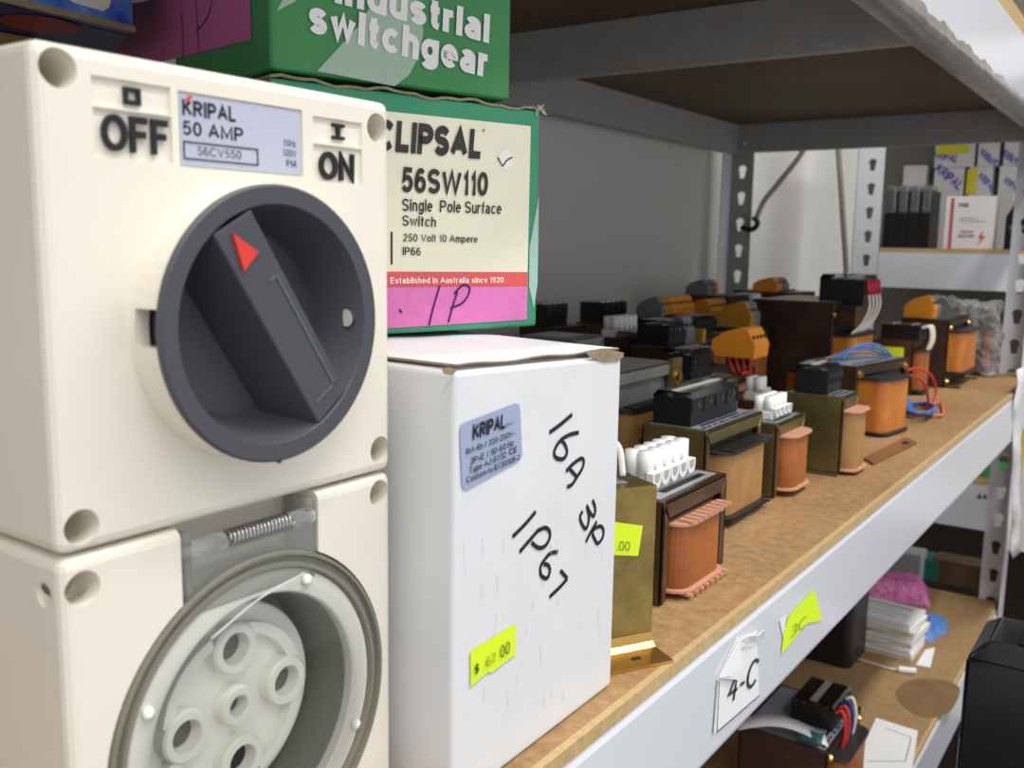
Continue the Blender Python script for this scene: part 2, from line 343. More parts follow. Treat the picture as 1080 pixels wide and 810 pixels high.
# ------------------------------------------------------------------ steel rack that carries everything
YE = 1.38
XB = -.148
rack = empty('storage_rack', (-.35, .6, -1.0), 'white steel boltless rack with brown board shelves holding the transformers', 'rack')
def rp(name, a, b, m, bevel=0.): return attach(bx(name, a, b, m, None, bevel), rack)
def slot_post(name, P, U, N, width, z0, z1, pitch, m, parent, zoff=0., uu=.5, th=.0016, W2=None, flip=1, slots2=False):
    """angle post: flange in direction U (width) facing N, keyhole slots cut through; second flange along -N*flip at P"""
    bm = bmesh.new(); P = Vector(P); U = Vector(U); N = Vector(N)
    def hole(z):                               # keyhole outline (u, z)
        o_ = []
        for i in range(9):
            t = -PI*.20+PI*1.4*i/8; o_.append((width*uu+math.cos(t)*.0062, z+math.sin(t)*.0055+.004))
        o_ += [(width*uu-.0035, z-.0095), (width*uu+.0035, z-.0095)]
        return o_
    n = int((z1-z0)/pitch); zc = z0+((zoff-z0) % pitch)
    zs = []
    while zc+.014 < z1:
        if zc-.014 > z0: zs.append(zc)
        zc += pitch
    def quad(*pts):
        bm.faces.new([bm.verts.new(P+U*u+Vector((0, 0, z))) for u, z in pts])
    last = z0
    for z in zs:
        a, b = z-.012, z+.012
        quad((0, last), (width*.5, last), (width, last), (width, a), (width*.5, a), (0, a)); last = b
        H = hole(z)
        outer = [(width, a), (width, (a+b)/2), (width, b), (width*.5, b), (0, b), (0, (a+b)/2), (0, a), (width*.5, a)]
        ov = [bm.verts.new(P+U*u+Vector((0, 0, zz))) for u, zz in outer]; hv = [bm.verts.new(P+U*u+Vector((0, 0, zz))) for u, zz in H]
        eds = [bm.edges.new((ov[i], ov[(i+1) % 8])) for i in range(8)]+[bm.edges.new((hv[i], hv[(i+1) % len(hv)])) for i in range(len(hv))]
        bmesh.ops.triangle_fill(bm, use_beauty=True, use_dissolve=False, edges=eds)
    quad((0, last), (width*.5, last), (width, last), (width, z1), (0, z1))
    bmesh.ops.remove_doubles(bm, verts=bm.verts, dist=1e-6)
    bm.normal_update()
    bmesh.ops.reverse_faces(bm, faces=[f for f in bm.faces if f.normal.dot(N) < 0])
    me = bpy.data.meshes.new(name); bm.to_mesh(me); bm.free()
    o = link(name, me, m); md = o.modifiers.new('s', 'SOLIDIFY'); md.thickness = th; md.offset = 0
    if parent: attach(o, parent)
    return o
# front right post: slotted flange faces the camera, plain flange faces the aisle
slot_post('post', (-.190, YE, 0), (1, 0, 0), (0, -1, 0), .030, -1.0, 1.2, .0385, beamw, rack, zoff=-.233, uu=.50)
rp('post_flange', (-.161, YE-.032, -1.0), (-.1594, YE, 1.2), beamw)
# back left post: shaded slotted face and lit aisle flange coloured apart
slot_post('post', (-.572, YE, 0), (1, 0, 0), (0, -1, 0), .034, -1.0, 1.2, .0385, beamg, rack, zoff=.268, uu=.5)
rp('post_flange', (-.5736, YE-.034, -1.0), (-.572, YE, 1.2), beamw)
for x in (-.165, -.572):
    rp('post', (x, -.55, -1.0), (x+.0016, -.516, 1.2), beamw); 
# main shelf board and beams
rp('shelf_board', (-.594, -.5, -.012), (XB-.003, 1.40, 0), board)
rp('board_edge_band', (XB-.003, -.5, -.0055), (XB, 1.195, 0), edgem)
def channel(name, X, z0, z1, y0, y1, m, lip=.012, side=1, th=.0016):
    bm = bmesh.new(); r = .003
    prof = [(X, z1), (X, z1-r*.3), (X+side*.0006, z1-r), (X+side*.0006, z0+r), (X, z0+r*.3), (X-side*.001, z0), (X-side*lip, z0), (X-side*lip, z0+th), (X-side*th-side*.001, z0+th), (X-side*th, z1)]
    A = [bm.verts.new((x, y0, z)) for x, z in prof]; B = [bm.verts.new((x, y1, z)) for x, z in prof]; n = len(prof)
    for i in range(n): bm.faces.new((A[i], A[(i+1) % n], B[(i+1) % n], B[i]))
    bm.faces.new(A[::-1]); bm.faces.new(B)
    return attach(bobj(name, bm, m), rack)
channel('shelf_beam', XB, -.0584, -.0057, -.5, YE-.04, beamw)
channel('shelf_beam', -.588, -.0584, -.0125, -.5, YE-.02, beamg, side=-1)
# upper shelf
ZU = .2935
channel('shelf_beam', XB, ZU, .3595, -.5, 1.60, beamw, lip=.016)
rp('board_edge_band', (XB-.003, -.5, .3596), (XB, 1.6, .374), edgem)
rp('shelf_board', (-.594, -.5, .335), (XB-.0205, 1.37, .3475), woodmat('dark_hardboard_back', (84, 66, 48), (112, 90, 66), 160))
rp('shelf_beam', (-.5600, -.5, ZU), (-.5584, YE-.002, .334), beamg)
rp('shelf_beam', (-.5744, -.5, ZU), (-.5602, YE-.002, ZU+.0016), beamg)
for y0, y1 in ((.690, .7015), (YE-.014, YE-.0016)):
    bm = bmesh.new(); box(bm, (-.5582, y0, ZU+.001), (XB-.0175, y0+.0016, .3345)); box(bm, (-.5582, y0+.0018, .3335), (XB-.0175, y1, .3348)); box(bm, (-.5582, y0+.0018, ZU+.001), (XB-.0175, y1, ZU+.0026))
    attach(bobj('cross_beam', bm, beamg), rack)
b_ = bmesh.new(); cyl(b_, (-.548, YE-.0142, .307), (-.548, YE-.017, .307), .0022); attach(bobj('rivet', b_, beamw, smooth=True), rack)
# loose protective film on the lower lip of the upper beam
bm = bmesh.new(); pv = None
for i in range(90):
    y = .3+i*.011; wv = .0016*math.sin(i*.9)+.0010*math.sin(i*2.3)
    row = [bm.verts.new(v) for v in ((XB+.0012, y, ZU+.012+wv), (XB+.0026, y, ZU+.006+wv*.6), (XB+.0020+wv*.6, y, ZU+.0003), (XB-.008, y, ZU-.0012+wv*.3), (XB-.0165, y, ZU-.0006))]
    if pv:
        for a in range(4): bm.faces.new((pv[a], pv[a+1], row[a+1], row[a]))
    pv = row
film = mat('milky_film', (142, 138, 133), .28, var=.2, vscale=80)
attach(bobj('protective_film', bm, film, smooth=True), rack)
# lower shelf
ZL = -.305; XL = -.163
stain = woodmat('stained_lower_board', (142, 112, 74), (172, 140, 98), 140)
rp('shelf_board', (-.594, -.5, ZL-.012), (XL-.003, YE-.005, ZL), stain)
rp('board_edge_band', (XL-.003, -.5, ZL-.0055), (XL, YE-.04, ZL), edgem)
channel('shelf_beam', XL+.001, ZL-.062, ZL-.0057, -.5, YE-.04, beamw)
st = mat('damp_stain', (118, 92, 60), .6, rgb2=(136, 108, 72), vscale=40)
poly('stain', catmull([onz(x, y, ZL) for x, y in ((944, 730), (958, 718), (985, 716), (1008, 722), (1012, 732), (1000, 752), (975, 757), (952, 745), (944, 731))], 6)[:-1], st, rack, lift=.0002)
# white torn wrap at the far end of the beam
bm = bmesh.new(); pv = None
for i in range(16):
    t = i/15; z = .028-.25*t; y = 1.205+.12*(t**1.5)+.006*math.sin(i*1.7); wv = .003*math.sin(i*1.3)
    row = [bm.verts.new((XB+.0016+wv*.4, y-.02+.006*math.sin(i*2.1), z)), bm.verts.new((XB+.004+wv, y+.012, z)), bm.verts.new((XB+.002, y+.045, z))]
    if pv:
        for a in range(2): bm.faces.new((pv[a], pv[a+1], row[a+1], row[a]))
    pv = row
o = bobj('plastic_wrap', bm, mat('white_film', (232, 230, 232), .3), smooth=True); md = o.modifiers.new('s', 'SOLIDIFY'); md.thickness = .0006; attach(o, rack)
# labels on the beam (flat print + torn paper)
N = (1, 0, 0); PB = (XB+.0007, 0, 0)
def onb(x, y): return on(x, y, PB, N)
lab = poly('bay_label', [onb(*p) for p in ((751, 775), (755, 716), (776, 672), (798, 664), (800, 733))], paperm, rack, lift=.0003)
strokes('label_border', [[(751, 773), (755.5, 717)], [(755, 772), (800, 733)], [(755, 772), (757.5, 718)]], PB, N, .0005, inkm, rack, lift=.0006)
text('bay_number', '4-C', onb(764, 744), onb(795.5, 722), onb(769, 711), mat('faded_black_print', (60, 60, 62), .6), rack, bold=-.005, lift=.0007)
bm = bmesh.new()
fl = [onb(*p) for p in ((756, 714), (777, 675), (779, 702), (775, 716), (764, 711))]
offs = (.0010, .0010, .0020, .0018, .0020)
V_ = [bm.verts.new(p+Vector((o_, 0, 0))) for p, o_ in zip(fl, offs)]
for a, b, c in ((0, 1, 2), (0, 2, 3), (0, 3, 4)): bm.faces.new((V_[a], V_[b], V_[c]))
o = bobj('torn_flap', bm, paperm); md = o.modifiers.new('s', 'SOLIDIFY'); md.thickness = .0003; attach(o, rack)
bm = bmesh.new()
pv = None
for i, (x, y, o1) in enumerate(((777, 675, .001), (784, 670, .0018), (790, 668, .0030), (795, 670, .0016), (799, 662, .0030), (802, 668, .0016))):
    p = onb(x, y)+Vector((o1, 0, 0)); q = onb(x, y+(9 if i < 3 else 5))+Vector((.001, 0, 0)); row = (bm.verts.new(p), bm.verts.new(q))
    if pv: bm.faces.new((pv[0], pv[1], row[1], row[0]))
    pv = row
o = bobj('torn_flap', bm, paperm); md = o.modifiers.new('s', 'SOLIDIFY'); md.thickness = .0003; attach(o, rack)
poly('price_label_backing', [onb(*p) for p in ((821, 653), (828, 648), (826, 676))], paperm, rack, lift=.0004)
yl = poly('price_label', [onb(*p) for p in ((823, 690), (826, 664), (832, 648), (858, 621), (866, 654), (851, 657))], neon, rack, lift=.0005)
text('faded_lettering', '3C', onb(832, 673), onb(848, 660), onb(834, 660), mat('faded_olive_ink', (168, 186, 44), .7), rack, bold=-.01, lift=.0009)

# ------------------------------------------------------------------ switched socket outlet (front left)
XF = -.175; YL, YR = .0968, .1925
sw = empty('switched_socket_outlet', (-.22, .145, 0), 'cream switched socket with a dark grey rotary knob and a clear-lidded round outlet', 'switch')
def cone(c, r, d, n=40, r1=None):
    bm = bmesh.new(); cyl(bm, (c[0]-d, c[1], c[2]), (c[0]+.004, c[1], c[2]), r1 or r, r, n); return bm
bm = bmesh.new(); box(bm, (-.262, YL, .0975), (XF, YR, .1955))
h = bobj('switch_housing', bm, cream, bevel=.0024, seg=3); bpy.context.view_layer.update(); bake(h)
cuts = [cone((XF, y, z), .0037, .016) for y, z in ((.1018, .1907), (.1875, .1886), (.1018, .1026), (.1880, .1036))]
for (a, b) in (((.1083, .1751), (.1258, .1845)), ((.1083, .1849), (.1258, .1904)), ((.1276, .1746), (.1619, .1901)), ((.1652, .1740), (.1819, .1827)), ((.1652, .1834), (.1819, .1892))):
    c = bmesh.new(); box(c, (XF-.0007, a[0], a[1]), (XF+.01, b[0], b[1])); cuts.append(c)
cuts.append(cone((XF, .1452, .1408), .0268, .0075, 80))
cut(h, cuts); attach(h, sw)
bm = bmesh.new(); box(bm, (-.262, YL, 0), (XF, YR, .0967))
h2 = bobj('socket_housing', bm, cream, bevel=.0024, seg=3); bpy.context.view_layer.update(); bake(h2)
CY, CZ = .1462, .0432
cuts = [cone((XF, y, z), .0037, .014) for y, z in ((.1014, .0900), (.1876, .0915))]
cuts += [cone((XF, CY, CZ), .0422, .0035, 96), cone((XF, CY, CZ), .0312, .024, 96)]
c = bmesh.new(); box(c, (XF-.011, .1243, .074), (XF+.01, .1650, .12)); cuts.append(c)
c = bmesh.new(); cyl(c, (-.1815, YL-.01, .0885), (-.1815, YL+.008, .0885), .0028); cuts.append(c)
cut(h2, cuts); attach(h2, sw)
def rel(n_, bm, m, par=None, **k):
    o = bobj(n_, bm, m, **k); attach(o, par or sw); return o
# screws down in the lower corner holes
for y, z in ((.1014, .0900), (.1876, .0915)):
    bm = bmesh.new(); cyl(bm, (XF-.0139, y, z), (XF-.011, y, z), .0024); rel('screw', bm, steel, smooth=False)
# rotary knob
KC = (-.165, .1452, .1408)
bm = bmesh.new(); lathe(bm, KC, [(-.0102, .0276), (-.0102, .0312), (-.0018, .0304), (-.0018, .0276)]); col = rel('knob_collar', bm, cream, smooth=False)
cutc = bmesh.new(); box(cutc, (-.1735, .1452-.036, .1408-.003), (-.160, .1452-.027, .1408+.0048));
cut(col, [cutc])
bm = bmesh.new(); lathe(bm, KC, [(-.0165, .0), (-.0165, .0262), (-.0018, .0266), (-.0018, .0306), (-.0014, .0310), (-.0004, .0310), (0, .0305), (0, .0268), (-.0005, .0264), (-.0140, .0228), (-.0150, .0218), (-.0152, .0)], 96)
kn = rel('knob', bm, knobm)
for p in kn.data.polygons: p.use_smooth = True
md = kn.modifiers.new('e', 'EDGE_SPLIT'); md.split_angle = math.radians(35)
cutc = bmesh.new(); cyl(cutc, (-.190, .1598, .1417), (-.16, .1598, .1417), .0021)
a1 = onx(240, 235, -.165); a2 = onx(350, 437, -.165)
ang = math.atan2(a2.z-a1.z, a2.y-a1.y)
du = Vector((0, math.cos(ang), math.sin(ang))); dv = Vector((0, -math.sin(ang), math.cos(ang)))
e0 = onx(243, 230, -.165); mid = Vector(KC)
offc = (onx(300, 335, -.165)-mid).dot(dv)
# grip bar, flush with the rim
bm = bmesh.new(); hw = .0056; Rr = .0264
def bpnt(s, t, x): return mid+du*s+dv*t+Vector((x, 0, 0))
pts = []
for t, sgn in ((-hw, -1), (hw, -1), (hw, 1), (-hw, 1)):
    tt = t+offc; s = math.sqrt(Rr**2-tt**2)*sgn; pts.append((s, tt))
T_ = [bm.verts.new(bpnt(s, t, 0)) for s, t in pts]; B_ = [bm.verts.new(bpnt(s*.87, offc+(t-offc)*1.6, -.0150)) for s, t in pts]
bm.faces.new(T_); bm.faces.new(B_[::-1])
for i in range(4): bm.faces.new((T_[i], T_[(i+1) % 4], B_[(i+1) % 4], B_[i]))
grip = rel('grip_bar', bm, knobm, kn, bevel=.0004)
bm = bmesh.new()
for (s0, t0, s1, t1) in ((-.010, .0034, .0215, .0034), (.0213, .0036, .0213, -.0036), (-.010, .0034, -.010, .0010)):
    A = bpnt(s0, offc+t0, 0); B = bpnt(s1, offc+t1, 0); d = (B-A).normalized(); sd = d.cross(Vector((1, 0, 0)))*.00025
    prism(bm, [A+sd, A-sd, B-sd, B+sd], (.00025, 0, 0))
rel('grip_ridge', bm, mat('lighter_grey_plastic', (96, 99, 104), .4), kn)
P3 = [onx(*p, -.165) for p in ((244, 246), (271, 266), (256, 286))]
bm = bmesh.new(); prism(bm, P3, (.0006, 0, 0)); ar = rel('arrow_pointer', bm, red, kn); ar['label'] = 'red arrow pointer'
pe = ony(366, 335, .1704)
bm = bmesh.new(); cyl(bm, (pe.x, .1702, pe.z), (pe.x, .1716, pe.z), .0022); rel('padlock_eye', bm, cream, kn)
bm = bmesh.new(); n_ = 24
for i in range(n_):
    a0, a1_ = 2*PI*i/n_, 2*PI*(i+1)/n_
    prism(bm, [(pe.x+.0022*math.cos(a0), .1701, pe.z+.0022*math.sin(a0)), (pe.x+.0026*math.cos(a0), .1701, pe.z+.0026*math.sin(a0)), (pe.x+.0026*math.cos(a1_), .1701, pe.z+.0026*math.sin(a1_)), (pe.x+.0022*math.cos(a1_), .1701, pe.z+.0022*math.sin(a1_))], (0, .0012, 0))
bmesh.ops.remove_doubles(bm, verts=bm.verts, dist=1e-6)
rel('eye_rim', bm, knobm, kn)
bm = bmesh.new(); cyl(bm, (-.1665, KC[1]+.0002, KC[2]-.0312), (-.1672, KC[1]+.0002, KC[2]-.0312), .0007, n=12); rel('stop_pip', bm, blk)
# raised lettering OFF / ON
def swtext(s, y0, y1, z0, z1, m=inkm, bold=.02, X=XF-.0006, thick=.0007, nm='lettering'):
    o = text(nm, s, (X, y0, z0), (X, y1, z0), (X, y0, z1), m, None, bold=bold)
    if thick: md = o.modifiers.new('s', 'SOLIDIFY'); md.thickness = thick; md.offset = 1
    attach(o, sw); return o
swtext('OFF', .1100, .1248, .1765, .1836, bold=.024)
swtext('ON', .1672, .1790, .1745, .1812, bold=.024)
def ringrect(nm, y0, y1, z0, z1, t, m, X=XF-.0006, th=.0007):
    bm = bmesh.new()
    for a in ((y0, z0, y1, z0+t), (y0, z1-t, y1, z1), (y0, z0+t, y0+t, z1-t), (y1-t, z0+t, y1, z1-t)): box(bm, (X, a[0], a[1]), (X+th, a[2], a[3]))
    return rel(nm, bm, m)
ringrect('off_symbol', .1152, .1189, .1858, .1892, .0009, inkm)
bm = bmesh.new()
for a in ((.1718, .1844, .1758, .1852), (.1718, .1874, .1758, .1882), (.1732, .1852, .1743, .1874)): box(bm, (XF-.0006, a[0], a[1]), (XF+.0001, a[2], a[3]))
rel('on_symbol', bm, inkm)
lb = attach(bx('rating_label', (XF-.0008, .1280, .1750), (XF-.0003, .1614, .1897), silverlab), sw)
XT = XF-.0002
def lt(s, y0, y1, z0, z1, bold=.02, m=inkm): return swtext(s, y0, y1, z0, z1, m, bold, XT-.0002, 0)
lt('KRIPAL', .1287, .1425, .1852, .1885, .03)
bm = bmesh.new(); prism(bm, [(XT+.0001, .1293, .1883), (XT+.0001, .1303, .1893), (XT+.0001, .1313, .1893), (XT+.0001, .1301, .1880)], (.0001, 0, 0)); rel('logo_mark', bm, red)
lt('50 AMP', .1287, .1445, .1812, .1842, .015)
ringrect('code_frame', .1287, .1485, .1763, .1800, .00025, inkm, XT-.0001, .0002)
lt('56CV550', .1322, .1438, .1773, .1792, .0, grink)
lt('50Hz', .1562, .1600, .1813, .1829, .0, grink); lt('500V', .1560, .1600, .1790, .1807, .0, grink); lt('IP66', .1568, .1600, .1767, .1783, .0, grink)
# socket lid, ring, insert
bm = bmesh.new(); lathe(bm, (XF, CY, CZ), [(-.0030, .0372), (-.0030, .0418), (-.0006, .0418), (.0006, .0414), (.0006, .0407), (-.0008, .0402), (-.0008, .0392), (.0003, .0388), (.0003, .0378), (-.0012, .0372)], 96)
rel('lid_rim', bm, mat('grey_translucent_rim', (128, 125, 112), .22, var=.04, vscale=60), smooth=False)
bm = bmesh.new(); lathe(bm, (XF, CY, CZ), [(-.0034, .0311), (-.0034, .0371), (-.0010, .0371), (-.0006, .0367), (-.0006, .0316), (-.0010, .0311)], 96)
rel('socket_ring', bm, mat('pale_grey_ring', (214, 212, 202), .35))
bm = bmesh.new(); lathe(bm, (XF, CY, CZ), [(.0010, 0), (.0010, .0338), (.0014, .0338), (.0014, 0)], 72); rel('clear_lid', bm, clearmat('lid_clear', (.95, .95, .94), .01, .04))
for k in range(4):
    a = PI/4+.35+k*PI/2; bm = bmesh.new(); lathe(bm, (XF+.0004, CY+.0348*math.cos(a), CZ+.0348*math.sin(a)), [(-.001, 0), (-.001, .0016), (.0002, .0013), (.0003, 0)], 20); rel('lid_rivet', bm, cream2, smooth=True)
bm = bmesh.new(); lathe(bm, (XF, CY, CZ), [(-.0232, .0302), (-.0232, .0311), (-.0036, .0311), (-.0036, .0306)], 72); rel('recess_darkening', bm, mat('grey_green_recess', (128, 130, 116), .5))  # grey lining added to darken the recess wall
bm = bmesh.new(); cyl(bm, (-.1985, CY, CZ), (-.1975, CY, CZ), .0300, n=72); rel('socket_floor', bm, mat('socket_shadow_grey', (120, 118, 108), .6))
bm = bmesh.new(); cyl(bm, (-.1978, CY, CZ), (-.1882, CY, CZ), .0262, n=72)
ins = rel('socket_insert', bm, cream2, bevel=.0008)
PINS = [(CY-.0003, CZ+.0158), (CY+.0157, CZ+.0012), (CY-.0153, CZ-.0010), (CY+.0008, CZ-.0145)]
for i, (y, z) in enumerate(PINS+[(CY, CZ+.0005)]):
    ro, ri = (.0066, .0040) if i < 4 else (.0052, .0027)
    bm = bmesh.new(); lathe(bm, (-.1842, y, z), [(-.0038, ri*.9), (-.0040, ro), (-.0006, ro), (0, ro-.0006), (0, ri+.0003), (-.0004, ri)], 36)
    b2 = rel('pin_boss', bm, cream2)
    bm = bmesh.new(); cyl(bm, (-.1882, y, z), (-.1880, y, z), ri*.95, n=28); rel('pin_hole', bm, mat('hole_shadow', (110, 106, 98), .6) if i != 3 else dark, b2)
# webs that join the bosses
bm = bmesh.new()
for a in range(4):
    t0 = PI/4+a*PI/2+.1; R0, R1 = .0185, .0215; P_ = []
    for j in range(9): t = t0-.55+1.1*j/8; P_.append((-.1884, CY+R1*math.cos(t), CZ+R1*math.sin(t)))
    for j in range(9): t = t0+.55-1.1*j/8; P_.append((-.1884, CY+R0*math.cos(t), CZ+R0*math.sin(t)))
    prism(bm, P_, (.0032, 0, 0))
rel('insert_rib', bm, cream2, ins)
# hinge
bm = bmesh.new(); box(bm, (XF-.0009, .1256, .0760), (XF-.0003, .1642, .0905)); box(bm, (XF-.009, .1250, .0745), (XF-.0006, .1275, .0950)); box(bm, (XF-.009, .1620, .0745), (XF-.0006, .1644, .0950))
rel('hinge_plate', bm, clearmat('hinge_clear', (.8, .8, .76), .12, .1), bevel=.0002)
bm = bmesh.new(); cyl(bm, (XF-.0022, .1252, .0905), (XF-.0022, .1370, .0905), .0022); cbm = clearmat('clear_barrel', (.8, .8, .78), .25); rel('hinge_barrel', bm, cbm, smooth=True)
bm = bmesh.new(); cyl(bm, (XF-.0022, .1570, .0905), (XF-.0022, .1642, .0905), .0022); rel('hinge_barrel', bm, cbm, smooth=True)
bm = bmesh.new(); P_ = []
for i in range(17*12+1):
    t = i/12*2*PI; P_.append((XF-.0018+.0020*math.cos(t), .1378+.0190*i/(17*12), .0908+.0020*math.sin(t)))
tube(bm, P_, .00042, 6, sm=False); rel('hinge_spring', bm, steel, smooth=True)
bm = bmesh.new(); tube(bm, [(XF+.0018, .1300, .0700), (XF+.0018, .1450, .0755), (XF+.0018, .1585, .0775)], .0003, 6); rel('lid_wire', bm, clearmat('clear_edge', (.9, .9, .9), .4), smooth=True)

# ------------------------------------------------------------------ white carton
wb = empty('white_carton', (-.22, .245, 0), 'worn white cardboard carton with handwritten 16A 3P IP67 marker writing and a blue sticker', 'box')
A0 = Vector((-.1570, .1978, 0)); A1 = Vector((-.1583, .2925, 0)); B1 = Vector((-.2950, .3000, 0)); B0 = Vector((-.2950, .2060, 0))
z_ = lambda v, h: Vector((v.x, v.y, h))
bm = bmesh.new()
lo = [A0, A1, B1, B0]; hi = [z_(A0, .1258), z_(A1, .1216), z_(B1, .1250), z_(B0, .1258)]
L_ = [bm.verts.new(p) for p in lo]; H_ = [bm.verts.new(p) for p in hi]
bm.faces.new(L_[::-1]); bm.faces.new(H_)
for i in range(4): bm.faces.new((L_[i], L_[(i+1) % 4], H_[(i+1) % 4], H_[i]))
attach(bobj('carton_body', bm, whitecard, bevel=.0016, seg=3), wb)
# lid flap lying on top with its brown cut edge over the front
bm = bmesh.new(); n1 = 24
def flp(t, u, dz):
    a = A0.lerp(A1, t); b = B0.lerp(B1, t); p = a.lerp(b, u)
    zt = .1258+(.1216-.1258)*t*(1-u)+.0003
    bulge = (.0006+.0012*t**1.5)*(1-u)**2+.0003*math.sin(t*17)*(1-u)
    return Vector((p.x, p.y, zt+bulge+dz))
for k in range(n1):
    for j in range(6):
        t0, t1 = k/n1, (k+1)/n1; u0, u1 = j/6*.97, (j+1)/6*.97
        t0 = .015+t0*.97; t1 = .015+t1*.97
        bm.faces.new([bm.verts.new(flp(t, u+.004, 0)) for t, u in ((t0, u0), (t1, u0), (t1, u1), (t0, u1))])
bmesh.ops.remove_doubles(bm, verts=bm.verts, dist=1e-6)
o = bobj('lid_flap', bm, [whitecard, chip], smooth=True); md = o.modifiers.new('s', 'SOLIDIFY'); md.thickness = .0008; md.offset = 1; md.material_offset_rim = 1; attach(o, wb)
# bare torn patches of brown card on the front upper edge
PF = A0; NF = (A1-A0).cross(Vector((0, 0, 1))).normalized()
if NF.x < 0: NF = -NF
def onf(x, y): return on(x, y, PF, NF)
poly('torn_patch', [onf(*p) for p in ((615, 370.5), (640, 368), (657, 372), (656, 377), (650, 381), (636, 382), (622, 377))], chip, wb, lift=.0004)
poly('torn_patch', [onf(*p) for p in ((464, 388), (474, 387), (480, 391), (475, 396), (466, 394))], chip, wb, lift=.0006)
# sticker
rr = []
for cx_, cy_, q in ((487, 453.5, 0), (545.5, 430, 1), (547.5, 485, 2), (489, 511, 3)): rr.append((cx_, cy_))
stp = [(486, 449), (489, 445), (543, 425.5), (547, 427), (549.5, 478), (548, 484), (493, 516), (488, 514), (484, 458), (483.5, 453)]
stp = [(484, 459), (484.5, 448.5), (488, 446), (542, 425.5), (546, 426), (547.5, 431), (549.8, 480), (547, 485.5), (491, 516.5), (487.5, 515), (486, 510)]
poly('maker_sticker', [onf(*p) for p in stp], bluelab, wb, lift=.0004)
def ft(s, BL, BR, TL, m=inkm, bold=0., nm='lettering', lift=.0007): return text(nm, s, onf(*BL), onf(*BR), onf(*TL), m, wb, bold, lift)
ft('KRIPAL', (496.5, 464), (530.5, 451.5), (497, 447.5), bold=.035)
ft('IP67', (532, 450), (539, 447), (532, 447), grink)
ft('16A-6h / 220-250V~', (489, 479.5), (541, 459), (489, 473))
ft('2P+E / 50-60 Hz', (494, 490), (540, 469.5), (494, 483))
ft('Type AJ-61132', (493, 499.5), (532, 482), (493, 492.5))
ft('CE', (535, 480), (543, 476.5), (535, 473.5), bold=.02)
ft('Conform to IEC60309-2', (490, 509.5), (546, 484.5), (490, 503))
strokes('handwriting', [
    [(579, 456), (590, 448), (603, 437)],
    [(610, 456), (600, 458.5), (591, 464), (585.5, 472), (584, 479), (587.5, 483.5), (594, 483.5), (597.5, 477), (595.5, 469), (591.5, 464)],
    [(596.5, 497), (603, 490), (611, 484), (615, 485), (614, 493), (608, 503), (602.5, 511), (597.5, 513.5)], [(600, 494), (604, 498.5), (608, 503)],
    [(624.5, 527), (627.3, 536), (626, 544), (622, 541), (618.5, 533.5), (620.5, 543), (620, 552), (617, 557.5), (613, 552), (611.3, 545), (614, 539)],
    [(617.5, 571.5), (622, 562), (629, 550)], [(624, 560), (628, 556.5), (633, 555), (636, 559), (635, 567), (630, 573), (626.5, 568), (624, 562)],
    [(540, 566), (553, 553), (564.5, 539.5)],
    [(547.5, 582), (556, 572), (568, 558)], [(566, 560), (574, 556.5), (579, 560), (579, 568), (574, 576), (567, 577.5), (560, 572)],
    [(588, 582), (580, 583.5), (574, 590), (569.5, 598), (570.5, 607), (576.5, 609.5), (579.5, 602), (577.5, 596), (573, 595)],
    [(590.5, 601.5), (598, 610)], [(598, 610), (590, 619), (579, 629.5)]], PF, NF, .0014, inkm, wb, lift=.00025, k=5)
poly('price_tag', [onf(*p) for p in ((495, 686), (543, 657), (542.5, 690), (535, 695), (517, 709), (513, 708), (495, 724))], neon, wb, lift=.0005)
ft('$', (498, 711), (502.5, 707), (498, 701), inkm, .0, lift=.001)
ft('62', (510, 703), (520, 696), (510, 693), mat('faint_ink', (160, 172, 50), .7), .0, lift=.001)
ft('00', (525, 694), (535, 687.5), (525, 681), mat('olive_ink', (90, 96, 40), .7), -.01, lift=.001)
# scuffs
scm = mat('grey_scuff', (210, 210, 211), .6)
random.seed(3)
sl = []
for i in range(34):
    x = random.uniform(485, 636); y = random.uniform(560, 750); l = random.uniform(4, 18)
    if y < 866-(x-478)*.85-l-12: sl.append([(x, y), (x+random.uniform(-.7, .7), y+l)])
strokes('scuff', sl, PF, NF, .00022, scm, wb, lift=.0003)

# ------------------------------------------------------------------ green cartons (turned 16.6 degrees)
an = math.radians(16.6); GU = Vector((math.sin(an), math.cos(an), 0)); GN = Vector((math.cos(an), -math.sin(an), 0))
GF = Vector((-.2073, .3124, .1275)); GW = .1095; GN0 = GF-GU*GW
def gbox(name, par, org, wd, dp, h, m, bev=.0012):
    bm = bmesh.new(); P_ = [org, org+GU*wd, org+GU*wd-GN*dp, org-GN*dp]; prism(bm, P_, (0, 0, h)); o = bobj(name, bm, m, bevel=bev, seg=3); attach(o, par); return o
g1 = empty('green_carton', (GN0.x, GN0.y, .1275), 'green and ivory switch carton labelled 56SW110 sitting on the white carton', 'box')
gbox('carton_body', g1, GN0, GW, .085, .0820, green)
def ong(x, y): return on(x, y, GF, GN)
def gp(nm, pts, m, lift, par=g1): return poly(nm, [ong(*p) for p in pts], m, par, lift=lift, nrm=GN)
def gt(s, BL, BR, TL, m=inkm, bold=0., par=g1, lift=.0007, nm='lettering'): return text(nm, s, ong(*BL), ong(*BR), ong(*TL), m, par, bold, lift)
gp('label', ((300, 103), (404, 117), (559.5, 133), (556, 290), (300, 290)), creamlab, .0002)
gp('label_stripe', ((300, 286), (556.5, 287), (556, 302), (300, 303)), redlab, .0003)
gp('pink_panel', ((300, 302), (556, 301.5), (555, 337), (412, 346), (300, 354)), pinklab, .0003)
gp('print_band', ((568, 205), (566.5, 300), (562.5, 325), (557.5, 302), (558, 262)), pale, .00025)
gt('CLIPSAL', (394, 158.5), (505, 168), (396, 125), mat('charcoal_print', (52, 50, 48), .5), .055)
